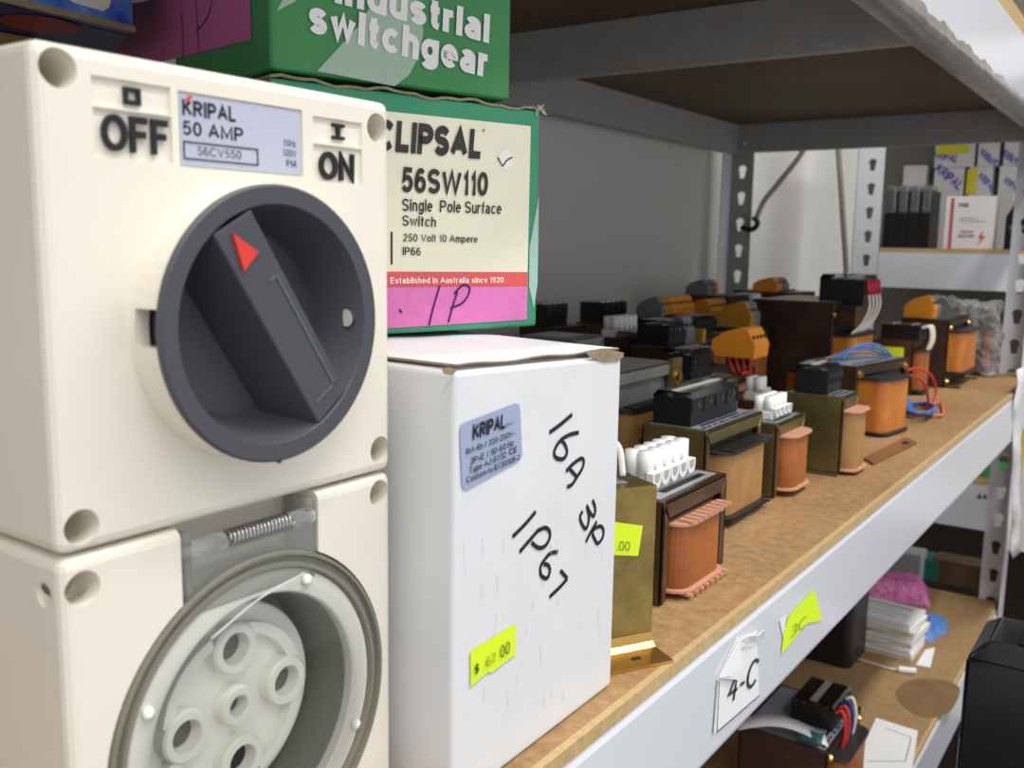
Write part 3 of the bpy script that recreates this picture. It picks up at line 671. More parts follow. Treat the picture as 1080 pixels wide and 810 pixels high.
gt('R', (508, 139), (510.5, 139.3), (508, 136), inkm, 0)
gt('56SW110', (422.5, 203), (513, 207), (423.5, 176), mat('charcoal_print', (52, 50, 48), .5), .03)
gt('Single  Pole Surface', (423, 222.5), (527.5, 226), (423.5, 209.5))
gt('Switch', (423, 238), (458.5, 239.5), (423.5, 227))
gt('250 Volt 10 Ampere', (423.5, 254.5), (502.5, 256), (423.8, 246.5))
gt('IP66', (423.5, 269), (442.5, 269.5), (423.8, 260.5))
gp('print_bar', ((411.5, 244.5), (413.5, 244.5), (413.5, 279), (411.5, 279)), inkm, .0004)
gt('Established in Australia since 1920', (410.5, 299), (530, 298), (410.5, 292.5), whiteink, .012)
cc = ong(533, 168.5); bm = bmesh.new(); n_ = 28
bm.faces.new([bm.verts.new(cc+GN*.0004+GU*.0037*math.cos(2*PI*i/n_)+Vector((0, 0, .0037*math.sin(2*PI*i/n_)))) for i in range(n_)])
attach(bobj('round_sticker', bm, mat('round_paper_dot', (244, 242, 232), .5)), g1)
strokes('tick_mark', [[(524, 166), (529, 175.5)], [(529, 175.5), (534, 169), (539.5, 166)]], GF, GN, .0005, inkm, g1, lift=.0006)
strokes('handwriting', [[(463, 301), (456, 325), (451.5, 343)], [(481.5, 308), (476, 325), (472, 340)], [(478, 310), (487, 301), (494, 303), (493, 311), (486, 320), (474, 325)], [(420, 326), (423, 330)]], GF, GN, .00075, purpleink, g1, lift=.0006, k=6)
# frayed top rim of the carton
bm = bmesh.new(); random.seed(5)
for i in range(14):
    c0 = GF+Vector((0, 0, .0822))-GU*random.uniform(-.001, .0025)-GN*random.uniform(-.0008, .001)
    tube(bm, [c0, c0+Vector((random.uniform(-.0006, .0022), random.uniform(-.001, .001), random.uniform(-.003, .0018)))], .0003, 4, sm=False)
attach(bobj('frayed_edge', bm, mat('torn_paper_fibre', (206, 200, 184), .9)), g1)
bm = bmesh.new(); pv = None
for i in range(30):
    t = i/29; p = GN0.lerp(GF, t)+Vector((0, 0, .0822+.0006*math.sin(i*.7)+.0004*math.sin(i*1.9)))
    row = (bm.verts.new(p+GN*.0004), bm.verts.new(p-GN*.03))
    if pv: bm.faces.new((pv[0], pv[1], row[1], row[0]))
    pv = row
o = bobj('lid_flap', bm, [green, chip]); md = o.modifiers.new('s', 'SOLIDIFY'); md.thickness = .0009; md.offset = 0; md.material_offset_rim = 1; attach(o, g1)
# the upper one
T0 = .1275+.0842
gfar = GF-GU*.0145; gfar.z = T0
TN0 = GN0.copy(); TN0.z = T0; TN0 = TN0+GU*.0005
g2 = empty('green_switchgear_carton', (TN0.x, TN0.y, T0), 'deep green carton printed industrial switchgear in white, topmost of the stack', 'box')
gbox('carton_body', g2, TN0, (gfar-TN0).dot(GU), .085, .0690, green2, .0018)
PW = TN0
def on2(x, y): return on(x, y, PW, GN)
poly('print_swoosh', [on2(*p) for p in ((334, 75), (416, 91), (431, 79), (441, 60), (446, 35), (443, 10), (436, -12), (400, -12), (380, 25))], pale2, g2, lift=.0003, nrm=GN)
poly('print_swoosh', [on2(*p) for p in ((291, 12), (300, -5), (328, -12), (310, 2))], pale2, g2, lift=.0003, nrm=GN)
text('lettering', 'switchgear', on2(324, 34), on2(512, 82), on2(325.5, -2), whiteink, g2, .045, .0006)
text('lettering', 'industrial', on2(352, 3), on2(514.5, 46), on2(353, -31), whiteink, g2, .045, .0006)
# its near side: dusky pink label with marker writing
SN = -GU
def on3(x, y): return on(x, y, PW, SN)
poly('side_label', [on3(*p) for p in ((266, 42), (192, 60), (120, 78), (120, 8), (200, -8), (264, -20))], pinkside, g2, lift=.0003, nrm=SN)
strokes('handwriting', [[(195, 62), (194, 40), (193, 13)], [(211, 60), (210, 30), (208, 0)], [(225, 0), (222, 14), (216, 25), (208, 33)], [(174, 58), (174, 50)]], PW, SN, .0005, purpleink, g2, lift=.0006)
# support carton behind and blue box on it
sup = tag(bx('brown_carton', (-.450, .09, 0), (-.356, .200, .232), mat('kraft_card', (168, 130, 92), .8, var=.06, vscale=60), bevel=.001), 'plain kraft carton standing behind the cream switch', 'box')
# blue box overhanging
zb = .2325
c1 = onz(141.5, 34, zb)
d1 = (onz(0, 1, zb)-c1); d1.z = 0; L1 = d1.length; d1.normalize(); n1v = Vector((-d1.y, d1.x, 0))
if n1v.x > 0: n1v = -n1v
bl = empty('blue_printed_carton', c1, 'blue and white printed carton seen from below at top left', 'box')
bm = bmesh.new(); prism(bm, [c1, c1+d1*.12, c1+d1*.12+n1v*.13, c1+n1v*.13], (0, 0, .05)); attach(bobj('carton_body', bm, blueprint, bevel=.0006), bl)
bm = bmesh.new(); prism(bm, [c1-n1v*.0008+Vector((0, 0, -.0002)), c1+d1*.12-n1v*.0008+Vector((0, 0, -.0002)), c1+d1*.12+n1v*.0012+Vector((0, 0, -.0002)), c1+n1v*.0012+Vector((0, 0, -.0002))], (0, 0, .0022)); attach(bobj('flap_edge', bm, chip), bl)
PBn = c1
def on4(x, y): return on(x, y, PBn, n1v)
poly('white_panel', [on4(*p) for p in ((70, -2), (76, 3), (108, 12), (114, 8), (118, -6), (118, -40), (60, -40))], mat('cream_print', (232, 226, 218), .5), bl, lift=.0005, nrm=-n1v)
un = Vector((0, 0, zb-.0002)); PU = []
poly('underside_print', [onz(x, y, zb) for x, y in ((-6, 1), (136, 37), (115, 60), (-6, 70))], mat('navy_print', (40, 56, 120), .45, var=.2, vscale=50), bl, lift=.0003, nrm=Vector((0, 0, -1)))
poly('red_oval', [onz(43+44*math.cos(t*PI/12)+0, 24+9*math.sin(t*PI/12)+.13*44*math.cos(t*PI/12), zb) for t in range(24)], mat('dull_red_print', (150, 50, 50), .5), bl, lift=.0006, nrm=Vector((0, 0, -1)))

# ------------------------------------------------------------------ transformers
def D_outline(x1, hl, r, n=6):
    P_ = []
    for sx, sy, a0 in ((1, 1, 0), (-1, 1, PI/2), (-1, -1, PI), (1, -1, 1.5*PI)):
        for i in range(n+1):
            a = a0+PI/2*i/n; P_.append((sx*(x1-r)+r*math.cos(a), sy*(hl-r)+r*math.sin(a)))
    return P_
def extr(bm, P_, z0, z1):
    prism(bm, [Vector((x, y, z0)) for x, y in P_], (0, 0, z1-z0))
lidm = clearmat('clear_terminal_lid', (.8, .8, .8), .05, .10)
def term_black(p, cx, cy, w_, l, h, z0, cover=True, n=4, m=blk, cm=None):
    cm = cm or lidm
    bm = bmesh.new(); box(bm, (cx-w_/2, cy-l/2, z0), (cx+w_/2, cy+l/2, z0+h*.82))
    for i in range(n+1):
        y = cy-l/2+.001+(l-.002)*i/n
        box(bm, (cx+w_/2, y-.0005, z0+h*.35), (cx+w_/2+.0008, y+.0005, z0+h*.8))
    t = bobj('terminal_block', bm, m, p, bevel=.0004)
    bm = bmesh.new()
    for i in range(n):
        y = cy-l/2+l*(i+.5)/n; x = cx+w_/2+.0003
        box(bm, (x, y-.0016, z0+h*.60), (x+.0006, y+.0016, z0+h*.66)); box(bm, (x, y-.0004, z0+h*.52), (x+.0006, y+.0004, z0+h*.76))
    bobj('terminal_clip', bm, steel, t)
    for i in range(n):
        for s in (-1, 1):
            y = cy-l/2+l*(i+.5)/n; bm = bmesh.new(); cyl(bm, (cx+s*w_*.25, y, z0+h*.82), (cx+s*w_*.25, y, z0+h*.87), min(w_*.11, l/n*.3), n=12); bobj('terminal_screw', bm, steel, t)
    if cover:
        bm = bmesh.new(); a = w_/2+.0004; b = l/2+.0004; e = .0022
        lo_ = [(cx+sx*a, cy+sy*b, z0+h*.82) for sx, sy in ((-1, -1), (1, -1), (1, 1), (-1, 1))]
        hi_ = [(cx+sx*(a-e), cy+sy*(b-e), z0+h) for sx, sy in ((-1, -1), (1, -1), (1, 1), (-1, 1))]
        A = [bm.verts.new(v) for v in lo_]; B = [bm.verts.new(v) for v in hi_]
        bm.faces.new(B)
        for i in range(4): bm.faces.new((A[i], A[(i+1) % 4], B[(i+1) % 4], B[i]))
        o = bobj('terminal_cover', bm, cm or smoke, t); md = o.modifiers.new('s', 'SOLIDIFY'); md.thickness = .0005
        bm = bmesh.new(); box(bm, (cx-w_*.08, cy-b+e*1.2, z0+h), (cx+w_*.08, cy+b-e*1.2, z0+h+.0005)); bobj('cover_rib', bm, clear, t)
    return t
def term_white(p, cx, cy, n, pitch, h, z0, rows=2):
    l = n*pitch; bm = bmesh.new(); box(bm, (cx-.007, cy-l/2, z0), (cx+.007, cy+l/2, z0+h*.35))
    t = bobj('terminal_strip', bm, whitep, p, bevel=.0006)
    pm = None
    for i in range(n):
        for s in ((-1, 1) if rows == 2 else (0,)):
            y = cy-l/2+pitch*(i+.5)
            if pm is None:
                bm = bmesh.new(); cyl(bm, (0, 0, 0), (0, 0, h*.68), pitch*.42, pitch*.40, 16); o = bobj('terminal_pillar', bm, whitep, t, smooth=True, bevel=.0003); pm = o.data
            else:
                o = link('terminal_pillar', pm, None, t)
            o.location = (cx+s*.0034, y, z0+h*.33); o.modifiers.clear()
        # wire inlet: little U shaped tunnel facing out
        bm = bmesh.new(); y = cy-l/2+pitch*(i+.5); P_ = []
        for j in range(9):
            a = -PI*j/8; P_.append(Vector((0, y+pitch*.46*math.cos(a), z0+h*.34+pitch*.46*math.sin(a)*.9)))
        P_ = [Vector((0, y-pitch*.46, z0+h*.52))]+P_[::-1]+[Vector((0, y+pitch*.46, z0+h*.52))]
        for j in range(9):
            a = -PI+PI*j/8; P_.append(Vector((0, y-pitch*.24*math.cos(a+PI)*-1, 0)))
        P_ = P_[:11]
        prism(bm, [Vector((cx+.006, q.y, q.z)) for q in P_], (.0035, 0, 0)); s_ = bobj('wire_inlet', bm, whitep, t)
        bm = bmesh.new(); prism(bm, [Vector((cx+.0096, y+(q.y-y)*.55, z0+h*.50+(q.z-z0-h*.52)*.6)) for q in P_], (.0001, 0, 0)); bobj('inlet_opening', bm, mat('inlet_shade', (176, 174, 170), .6), t)
    return t
def term_din(p, cx, cy, slices, th, w_, h, z0, flip=1):
    """slices: list of materials along y; wedge profile in xz"""
    l = len(slices)*th; prof = [(-.50, 0), (.50, 0), (.52, .45), (.33, .97), (.15, 1.0), (-.22, .82), (-.46, .55)]
    for i, m in enumerate(slices):
        y = cy-l/2+th*i
        bm = bmesh.new(); prism(bm, [Vector((cx+flip*x*w_, y+.0002, z0+z*h)) for x, z in prof], (0, th-.0004, 0))
        t = bobj('terminal_slice', bm, m, p, bevel=.0004)
        bm = bmesh.new(); box(bm, (cx+flip*w_*.43-.0006, y+th*.3, z0+h*.60), (cx+flip*w_*.43+.0011, y+th*.7, z0+h*.74)); bobj('wire_opening', bm, dark, t)
def bolt(p, x, y, z, r=.0035, side=1):
    bm = bmesh.new(); cyl(bm, (x, y, z), (x+side*.0007, y, z), r*1.35, n=20); cyl(bm, (x+side*.0007, y, z), (x+side*.0026, y, z), r, r*.8, n=6 if r > .003 else 16); bobj('bolt', bm, brass, p)
def xf(label, corner, W, L, H, body=olive, coil=orange, flange=pink, rz=0., prot=.009, cz=(.14, .74), comb=True, top=toplab, feet='y', cl=.74, bolts=False, core=coreM, strip=.0055, group='transformers on the main shelf', border=None, framed=True, bothcoil=True, cyo=0.):
    ca, sa = math.cos(rz), math.sin(rz)
    lx, ly = W/2, -L/2                              # near front corner in local axes
    loc = Vector((corner[0]-(lx*ca-ly*sa), corner[1]-(lx*sa+ly*ca), corner[2] if len(corner) > 2 else 0.))
    r = empty('transformer', loc, label, 'transformer', group, rz)
    a, b = W/2, L/2; t = .0015; zt = .0012
    bx('core', (-a+.004, -b+t+.0003, zt), (a-.004, b-t-.0003, H-t-.0003), core, r)
    bm = bmesh.new()
    box(bm, (-a, -b, zt), (a, -b+t, H)); box(bm, (-a, b-t, zt), (a, b, H)); box(bm, (-a, -b+t, H-t), (a, b-t, H))
    s = strip; tb = strip*1.5
    if framed:
        for sx in (1, -1):
            x0 = sx*a; x1 = sx*(a-.0015)
            for sy in (-1, 1):
                prism(bm, [Vector((x0, sy*b, zt)), Vector((x0, sy*(b-s), zt)), Vector((x0, sy*(b-s), H-tb-.0010)), Vector((x0, sy*b, H-.0016))], (x1-x0, 0, 0))
            prism(bm, [Vector((x0, -b+.0012, H)), Vector((x0, b-.0012, H)), Vector((x0, b-s-.001, H-tb)), Vector((x0, -b+s+.001, H-tb))], (x1-x0, 0, 0))
    bobj('bracket', bm, body, r, bevel=.0003)
    if framed: bobj
    x1 = a+prot; hl = L*cl/2
    bm = bmesh.new(); extr(bm, [(x, y+cyo) for x, y in D_outline(x1-.0012, hl, min(.009, hl*.6))], H*cz[0], H*cz[1]); bobj('coil', bm, coil, r, smooth=False, bevel=.0004)
    for z0, sg in ((H*cz[1], 1), (H*cz[0], -1)):
        bm = bmesh.new(); th = max(.0016, H*.03)*sg
        extr(bm, [(x, y+cyo) for x, y in D_outline(x1+.001, hl+.002, min(.010, hl*.6))], z0, z0+th)
        f = bobj('bobbin_flange', bm, flange, r, bevel=.0003)
        if comb:
            bm = bmesh.new(); nr = max(5, int(L/.008))
            for i in range(nr):
                y = -hl+2*hl*(i+.5)/nr; xa = a+.0002; xb = x1+.0022
                y2 = y+.0035
                for zz in (z0+th,):
                    prism(bm, [Vector((xa, y, zz)), Vector((xb-.002, y, zz)), Vector((xb, y+.001, zz)), Vector((xb, y2-.001, zz)), Vector((xb-.003, y2, zz)), Vector((xa, y2, zz))], (0, 0, sg*.0012))
            bobj('bobbin_fin', bm, flange, f)
    if top:
        bx('rating_label', (-a+.003, -b+.004, H), (a-.003, b-.004, H+.0002), top, r)
        bm = bmesh.new(); rr_ = random.Random(int(L*9999)); 
        box(bm, (a-.011, -b*.7, H+.0002), (a-.0085, b*.6, H+.0003))
        for i in range(9):
            y = -b+.006+i*(L-.012)/9; box(bm, (a-.0065, y, H+.0002), (a-.0045, y+(L/9)*rr_.uniform(.3, .8), H+.0003))
        bobj('label_print', bm, inkm, r)
    if feet:
        for sy in (-1, 1):
            bm = bmesh.new(); fl_ = feet if isinstance(feet, float) else .012
            if isinstance(feet, str) and feet == 'x':
                box(bm, (-a-.012, sy*(b-.010)-.005, 0), (a+.016, sy*(b-.010)+.005, .0012))
            else:
                box(bm, (-a+.002, sy*b if sy > 0 else -b-fl_, 0), (a, (b+fl_) if sy > 0 else -b, .0012))
            bobj('mounting_foot', bm, body, r, bevel=.0003)
    if bolts:
        for z in (H*.88,)+((H*.09,) if cz[0] > .15 else ()):
            for y in (-b+.008, b-.008): bolt(r, a, y, z, .0028 if L < .15 else .0034)
    return r
tp = []
# T1 gold bracket next to the white carton
t1 = xf('gold metal transformer bracket right behind the white carton, with neon price tag', (-.1618, .3312), .042, .038, .0670, gold, rust, pink, rz=math.radians(60.4), prot=-.004, feet=None, top=None, cl=.5, framed=False, cz=(.2, .7), comb=False)
bx('rating_label', (-.019, -.012, .067), (.012, .014, .0672), toplab, t1)
term_white(t1, -.006, -.002, 3, .0065, .018, .0672)
bm = bmesh.new(); P_ = []
for y, z in ((-.0192, .007), (-.0200, .0034), (-.0222, .0018), (-.0345, .0013)): P_.append((y, z))
for i in range(len(P_)-1):
    (ya, za), (yb, zb_) = P_[i], P_[i+1]; xa, xb = .021, .021
    prism(bm, [Vector((-.021, ya, za)), Vector((xa, ya, za)), Vector((xb, yb, zb_)), Vector((-.021, yb, zb_))], (0, 0, -.0012))
fo = bobj('mounting_foot', bm, mat('bright_gold_steel', (206, 168, 96), .25, .9), t1)
bm = bmesh.new(); extr(bm, D_outline(.0022, .0010, .0009), .0014, .0017); 
for v in bm.verts: v.co.x += .008; v.co.y -= .028
bobj('slot', bm, dark, fo)
wire('loose_wire', [(.000, -.004, .078), (.006, -.004, .083), (.011, -.006, .080), (.012, -.008, .069)], .0013, whitep, t1)
c_t, s_t = math.cos(math.radians(60.4)), math.sin(math.radians(60.4)); N1 = Vector((s_t, -c_t, 0)); P1 = Vector((-.1618, .3312, 0))
pp = [on(x, y, P1, N1) for x, y in ((646, 550), (677.5, 554), (672.5, 586), (646, 585))]
poly('price_tag', pp, neon, t1, lift=.0004, nrm=N1)
text('lettering', '.00', on(650, 580, P1, N1), on(663, 580.5, P1, N1), on(650.5, 570, P1, N1), mat('olive_ink2', (100, 108, 40), .7), t1, -.02, .0008)
# T2
t2 = xf('small red brown transformer with ten white terminals and salmon bobbin beside the gold bracket', (-.178, .372), .046, .070, .048, redbr, rust, pink, prot=.006, cz=(.10, .72), feet=None, cl=.66, top=None)
bx('rating_label', (-.019, -.031, .048), (.019, .031, .0482), mat('bright_silver_label', (176, 178, 180), .3, .3, var=.1, vscale=150), t2)
bx('label_print', (.012, -.02, .0482), (.016, .025, .0483), inkm, t2)
term_white(t2, .004, -.005, 5, .0092, .0185, .0482)
# T3
t3 = xf('large olive transformer with black terminal block and black comb bobbin, third from the white carton', (-.2100, .4890), .040, .086, .0575, olive, tan, blk2, prot=.010, cz=(.12, .74), cl=.72, feet=None)
term_black(t3, -.004, -.004, .024, .068, .0195, .0577)
# T4
t4 = xf('small olive transformer with six white terminals, next to the black-topped olive one', (-.2030, .5830), .036, .054, .0485, olive, rust, pink, prot=.009, cz=(.12, .80), cl=.68, comb=False, feet=None)
term_white(t4, .003, .000, 4, .0078, .0145, .0487)
# T5
t5 = xf('tall olive transformer with tan coil and black terminal block midway along the front row', (-.1885, .6740), .043, .038, .0560, olive, tan, pink, prot=.010, cz=(.08, .80), cl=.80, comb=False, feet=.006)
term_black(t5, -.003, 0, .024, .032, .0205, .0562)
# T6
t6 = xf('brown transformer with bright orange coil and blue wires over its top, red loop in front', (-.2220, .8230), .054, .110, .0600, darkbr, orange, blk2, rz=-math.radians(9.4), prot=.022, cz=(.06, .80), cl=.48, cyo=-.014, bolts=True, feet=None, comb=False)
for k in range(4):
    wire('blue_wire', [(-.012+.004*k, -.034+k*.003, .0615), (-.006+.004*k, -.012, .0655+.0025*k), (.002+.004*k, .016, .0655+.0025*k), (.008+.003*k, .040, .0615)], .0010, bluewire if k else mat('tan_wire', (190, 140, 90), .5), t6)
poly('mounting_foot', [onz(x, y, .0008) for x, y in ((911, 484), (921, 490), (967, 468), (955, 462))], mat('dull_copper_steel', (160, 118, 84), .4, .5), t6, lift=0, thick=.0012)
poly('foot_hole', [onz(x, y, .0022) for x, y in ((950, 467), (956, 469), (960, 467), (954, 465))], dark, t6, lift=.0001)
lp0 = onz(960, 441, .0015)
def wpt(x, y, X): return onx(x, y, X)
wwire('red_wire', [wpt(943, 404, -.212), wpt(955, 396, -.205), wpt(972, 401, -.198), wpt(979, 420, -.195), wpt(977, 435, -.196)], .0013, redwire, t6)
wwire('red_wire', [wpt(948, 398, -.214), wpt(962, 389, -.207), wpt(980, 394, -.200), wpt(987, 410, -.197), wpt(983, 428, -.197), wpt(973, 438, -.198)], .0013, redwire, t6)
for k in range(5):
    P_ = []
    cx_, cy_ = 967+3*(k % 3), 433-k*.8
    for j in range(11):
        a = 2*PI*j/10+k; P_.append(onz(cx_+(12+k)*math.cos(a), cy_+5.5*math.sin(a), .002+.0022*k))
    wwire('wire_coil', P_, .0012, (bluewire, redwire, bluewire, mat('violet_wire', (90, 50, 100), .4), bluewire)[k], t6)
for k in range(3): wwire('blue_wire', [wpt(952+k*1.5, 413, -.215), wpt(955+k*2, 425, -.208), onz(960+k*3, 438, .003)], .0013, bluewire, t6)
wwire('red_wire', [onz(978, 428, .003), onz(992, 425, .003), onz(994, 437, .003), onz(982, 438, .003)], .0013, mat('salmon_wire', (214, 120, 100), .4), t6)
# T7
t7 = xf('biggest transformer, tall dark brown case with a raised black terminal block and white wires', (-.2900, .9740), .084, .120, .1045, darkbr, orange, blk2, prot=.020, cz=(.2, .66), cl=.62, bolts=True, feet=None, comb=False, top=mat('grey_metal_top', (140, 138, 134), .4, .4, var=.1, vscale=60))
bx('neon_sticker', (-.012, -.055, .1047), (.010, -.030, .105), neon, t7)
bx('terminal_stand', (.018, -.040, .080), (.060, .055, .0985), mat('brown_stand', (84, 62, 44), .4, .5), t7, .0005)
bx('terminal_stand', (.014, -.045, .0985), (.062, .058, .1012), blk2, t7, .0005)
tb7 = term_black(t7, .040, .000, .046, .050, .031, .1012, n=4)
for k in range(4):
    y = -.021+.0135*k
    bm = bmesh.new(); cyl(bm, (.0645, y, .127), (.0665, y, .112), .0022); bobj('wire_sleeve', bm, mat('red_sleeve', (176, 40, 56), .4), t7, smooth=True)
    wire('white_wire', [(.0662, y, .114), (.068, y, .100), (.064, y-.006, .084), (.056, y-.016, .072)], .0012, whitewire, t7)
# T8
t8 = xf('dark red brown transformer with neon price tag and white looped wires', (-.2370, 1.1000), .044, .042, .0600, redbr, rust, blk2, prot=.012, cz=(.1, .80), cl=.8, comb=False, feet=None, top=None)
term_black(t8, .006, .0, .040, .036, .018, .062, cover=False, n=3)
bx('terminal_stand', (-.016, -.019, .0602), (.026, .019, .062), blk2, t8)
bx('price_tag', (-.020, -.0214, .036), (.012, -.0211, .052), neon, t8)
for k in range(3): wire('white_wire', [(.0266, -.010+.008*k, .074), (.034, -.009+.008*k, .075), (.036, -.008+.008*k, .062), (.033, -.009+.008*k, .050)], .0015, whitewire, t8)
# T9
t9 = xf('large dark transformer with bright orange coil and brass bolts near the far end', (-.2190, 1.1850), .052, .125, .0790, darkbr, orange, blk2, prot=.016, cz=(.22, .80), cl=.66, bolts=True, comb=False, feet='x', top=mat('dark_top_paint', (70, 66, 60), .35, .3))
term_din(t9, -.010, -.035, [dorange, dorange, dgrey, dgrey], .010, .034, .026, .0792)
# bagged one
bagc = Vector((-.250, 1.325+.02, 0))
t10 = xf('dark transformer with orange coil wrapped inside the clear plastic bag', (-.205, 1.334), .060, .040, .0740, darkbr, rust, blk2, prot=.008, cz=(.15, .8), cl=.66, comb=False, feet=None)
bm = bmesh.new(); bmesh.ops.create_icosphere(bm, subdivisions=5, radius=1)
for v in bm.verts:
    c_ = v.co.copy(); m_ = max(abs(c_.x), abs(c_.y), abs(c_.z)); s_ = (c_.length/m_)**.75
    q = Vector((c_.x*.046*s_, c_.y*.030*s_, c_.z*.046*s_))
    if c_.z > .3: q.z += .012*max(0, -c_.x)
    nz = noise.noise(q*55)*.010+noise.noise(q*140+Vector((3, 1, 2)))*.0055
    q += c_*nz; q.z = max(q.z, -.0458)
    v.co = q
bg = bobj('plastic_bag', bm, bagm, smooth=False); bg.location = (-.236, 1.352, .046)
tag(bg, 'crumpled clear plastic bag at the far end of the main shelf', 'bag')

# ---- rows behind
def at(px_, py_, X):
    p = onx(px_, py_, X); return p
def back(label, px_, py_, X, W, L, body, coil, fl, **k):
    """near front top corner seen at a given direction; real height follows from the plane X"""
    p = onx(px_, py_, X)
    return xf(label, (p.x, p.y), W, L, max(.03, p.z), body, coil, fl, **k), p
t11, p = back('wide grey laminated transformer with a brass bolt plate, partly behind the white carton', 648, 394, -.272, .040, .080, greyst, tan, blk2, prot=.006, cz=(.1, .70), comb=True, feet=None, top=None, core=greyst, cl=.74)
bx('end_plate', (.0195, .034, p.z*.62), (.0225, .048, p.z+.002), mat('brass_plate', (150, 136, 80), .3, .8), t11); bolt(t11, .0226, .041, p.z*.88, .0038)
t12, p = back('dark transformer topped by a clear-lidded black terminal block, behind the large olive one', 746, 404, -.285, .044, .060, olive, tan, blk2, prot=.008, feet=None)
term_black(t12, -.006, -.006, .026, .040, .023, p.z)
t22, p = back('low brown transformer under the bright orange terminal cluster', 768, 394, -.300, .040, .060, redbr, rust, pink, prot=.006, feet=None, top=None)
dz = p.z
PC = onx(780, 358, -.300)
oc = bpy.data.objects.new('terminal_cluster', None)
hh = .026
Cl = t22.location
term_din(t22, PC.x-Cl.x, PC.y-Cl.y, [dorange]*4, .0080, .038, hh*.95, onx(780, 375, -.300).z)
for k in range(4): 
    zz = onx(780, 375, -.300).z
    wire('red_wire', [(PC.x-Cl.x+.004*k-.006, PC.y-Cl.y-.01+.006*k, zz+.001), (PC.x-Cl.x+.003*k, PC.y-Cl.y-.008+.004*k, zz-.014), (PC.x-Cl.x+.012, PC.y-Cl.y-.02+.003*k, dz+.001)], .0014, redwire, t22)
t23, p = back('small rust coloured transformer with two pairs of white terminals', 806, 425, -.262, .026, .030, redbr, rust, pink, prot=.004, feet=None, top=None, framed=False)
term_white(t23, 0, 0, 2, .0085, .018, p.z)
t13, p = back('brown transformer with a black terminal block and grey end clamp, middle row', 716, 368, -.340, .046, .065, darkbr, tan, blk2, prot=.008, feet=None)
term_black(t13, -.004, -.012, .030, .032, .022, p.z, cover=True); term_din(t13, -.004, .014, [dgrey]*2, .009, .032, .024, p.z)
bx('yellow_terminal_base', (-.012, .026, p.z), (.018, .0325, p.z+.012), mat('ochre_plastic', (190, 136, 40), .5), t13)
t14, p = back('dark transformer with a black terminal block beneath a grey lid, between orange and grey clamps', 741, 355, -.365, .046, .060, darkbr, rust, blk2, prot=.006, feet=None)
term_black(t14, -.002, -.006, .034, .044, .018, p.z)
t15, p = back('dark transformer topped by one grey rail terminal and an ochre base', 792, 347, -.350, .044, .050, darkbr, rust, blk2, prot=.006, feet=None)
term_din(t15, 0, -.004, [mat('ochre_plastic', (190, 136, 40), .5), dgrey, dgrey], .009, .036, .026, p.z)
t16, p = back('ochre topped transformer with a long row of orange terminals near the back wall', 706, 338, -.425, .050, .100, darkbr, tan, blk2, prot=.006, feet=None, top=None)
term_din(t16, -.004, 0, [dgrey]+[mat('ochre_plastic', (190, 136, 40), .5)]*2+[dorange]*6, .0090, .030, .022, p.z)
t17, p = back('dark transformer with four orange terminals, behind the grey-lidded block', 755, 338, -.420, .046, .060, darkbr, tan, blk2, prot=.006, feet=None, top=None)
term_din(t17, -.002, 0, [dorange]*4+[mat('ochre_plastic', (190, 136, 40), .5)]*2, .0085, .034, .022, p.z)
t18, p = back('dark tall transformer with grey and orange terminals in the back corner', 768, 313, -.470, .060, .070, darkbr, rust, blk2, prot=.006, feet=None, top=None)
term_din(t18, -.015, -.014, [dgrey, dgrey, mat('blue_grey_terminal', (90, 112, 130), .5), dorange], .0095, .030, .020, p.z)
t19, p = back('tan transformer with black terminal block against the back wall', 648, 342, -.475, .046, .060, mat('brown_olive_steel', (108, 82, 48), .45, .4), tan, blk2, prot=.006, feet=None)
term_black(t19, -.004, -.006, .030, .046, .026, p.z, cover=False)
t20, p = back('dark transformer with black terminal block just right of the green carton', 590, 346, -.480, .046, .050, darkbr, tan, blk2, prot=.006, feet=None)
term_black(t20, -.004, -.010, .030, .036, .026, p.z, cover=False)
t21, p = back('low transformer with a row of white terminals, just above the white carton', 664, 358, -.400, .040, .060, darkbr, tan, blk2, prot=.006, feet=None)
term_white(t21, -.006, 0, 5, .0090, .018, p.z)
bx('clear_shield', (.004, -.024, p.z+.004), (.020, .022, p.z+.006), mat('dark_shield', (70, 74, 84), .2), t21)
t25, p = back('flat silver topped transformer peeping over the white carton', 606, 358, -.372, .050, .045, greyst, tan, blk2, prot=.004, feet=None, top=mat('silver_sheet', (170, 170, 172), .3, .5))
t26, p = back('dark transformer with orange and grey rail terminals behind the biggest one', 842, 309, -.420, .090, .070, darkbr, rust, blk2, prot=.006, feet=None, top=None)
term_din(t26, .000, -.016, [dorange, dorange, dgrey, dgrey, dgrey], .0098, .034, .019, p.z)
bx('terminal_rail', (-.012, -.034, p.z), (.018, .034, p.z+.002), blk2, t26)
t27, p = back('dark transformer with white paper slips on top, beside the back post', 800, 318, -.455, .050, .050, darkbr, rust, blk2, prot=.004, feet=None, top=paperm)
bm = bmesh.new(); box(bm, (-.020, -.020, p.z+.0004), (.014, .016, p.z+.004)); box(bm, (-.010, -.022, p.z+.004), (.016, .006, p.z+.009)); bobj('paper_slip', bm, paperm, t27)

# ------------------------------------------------------------------ lower shelf
def pl(x, y, z=ZL): return onz(x, y, z)
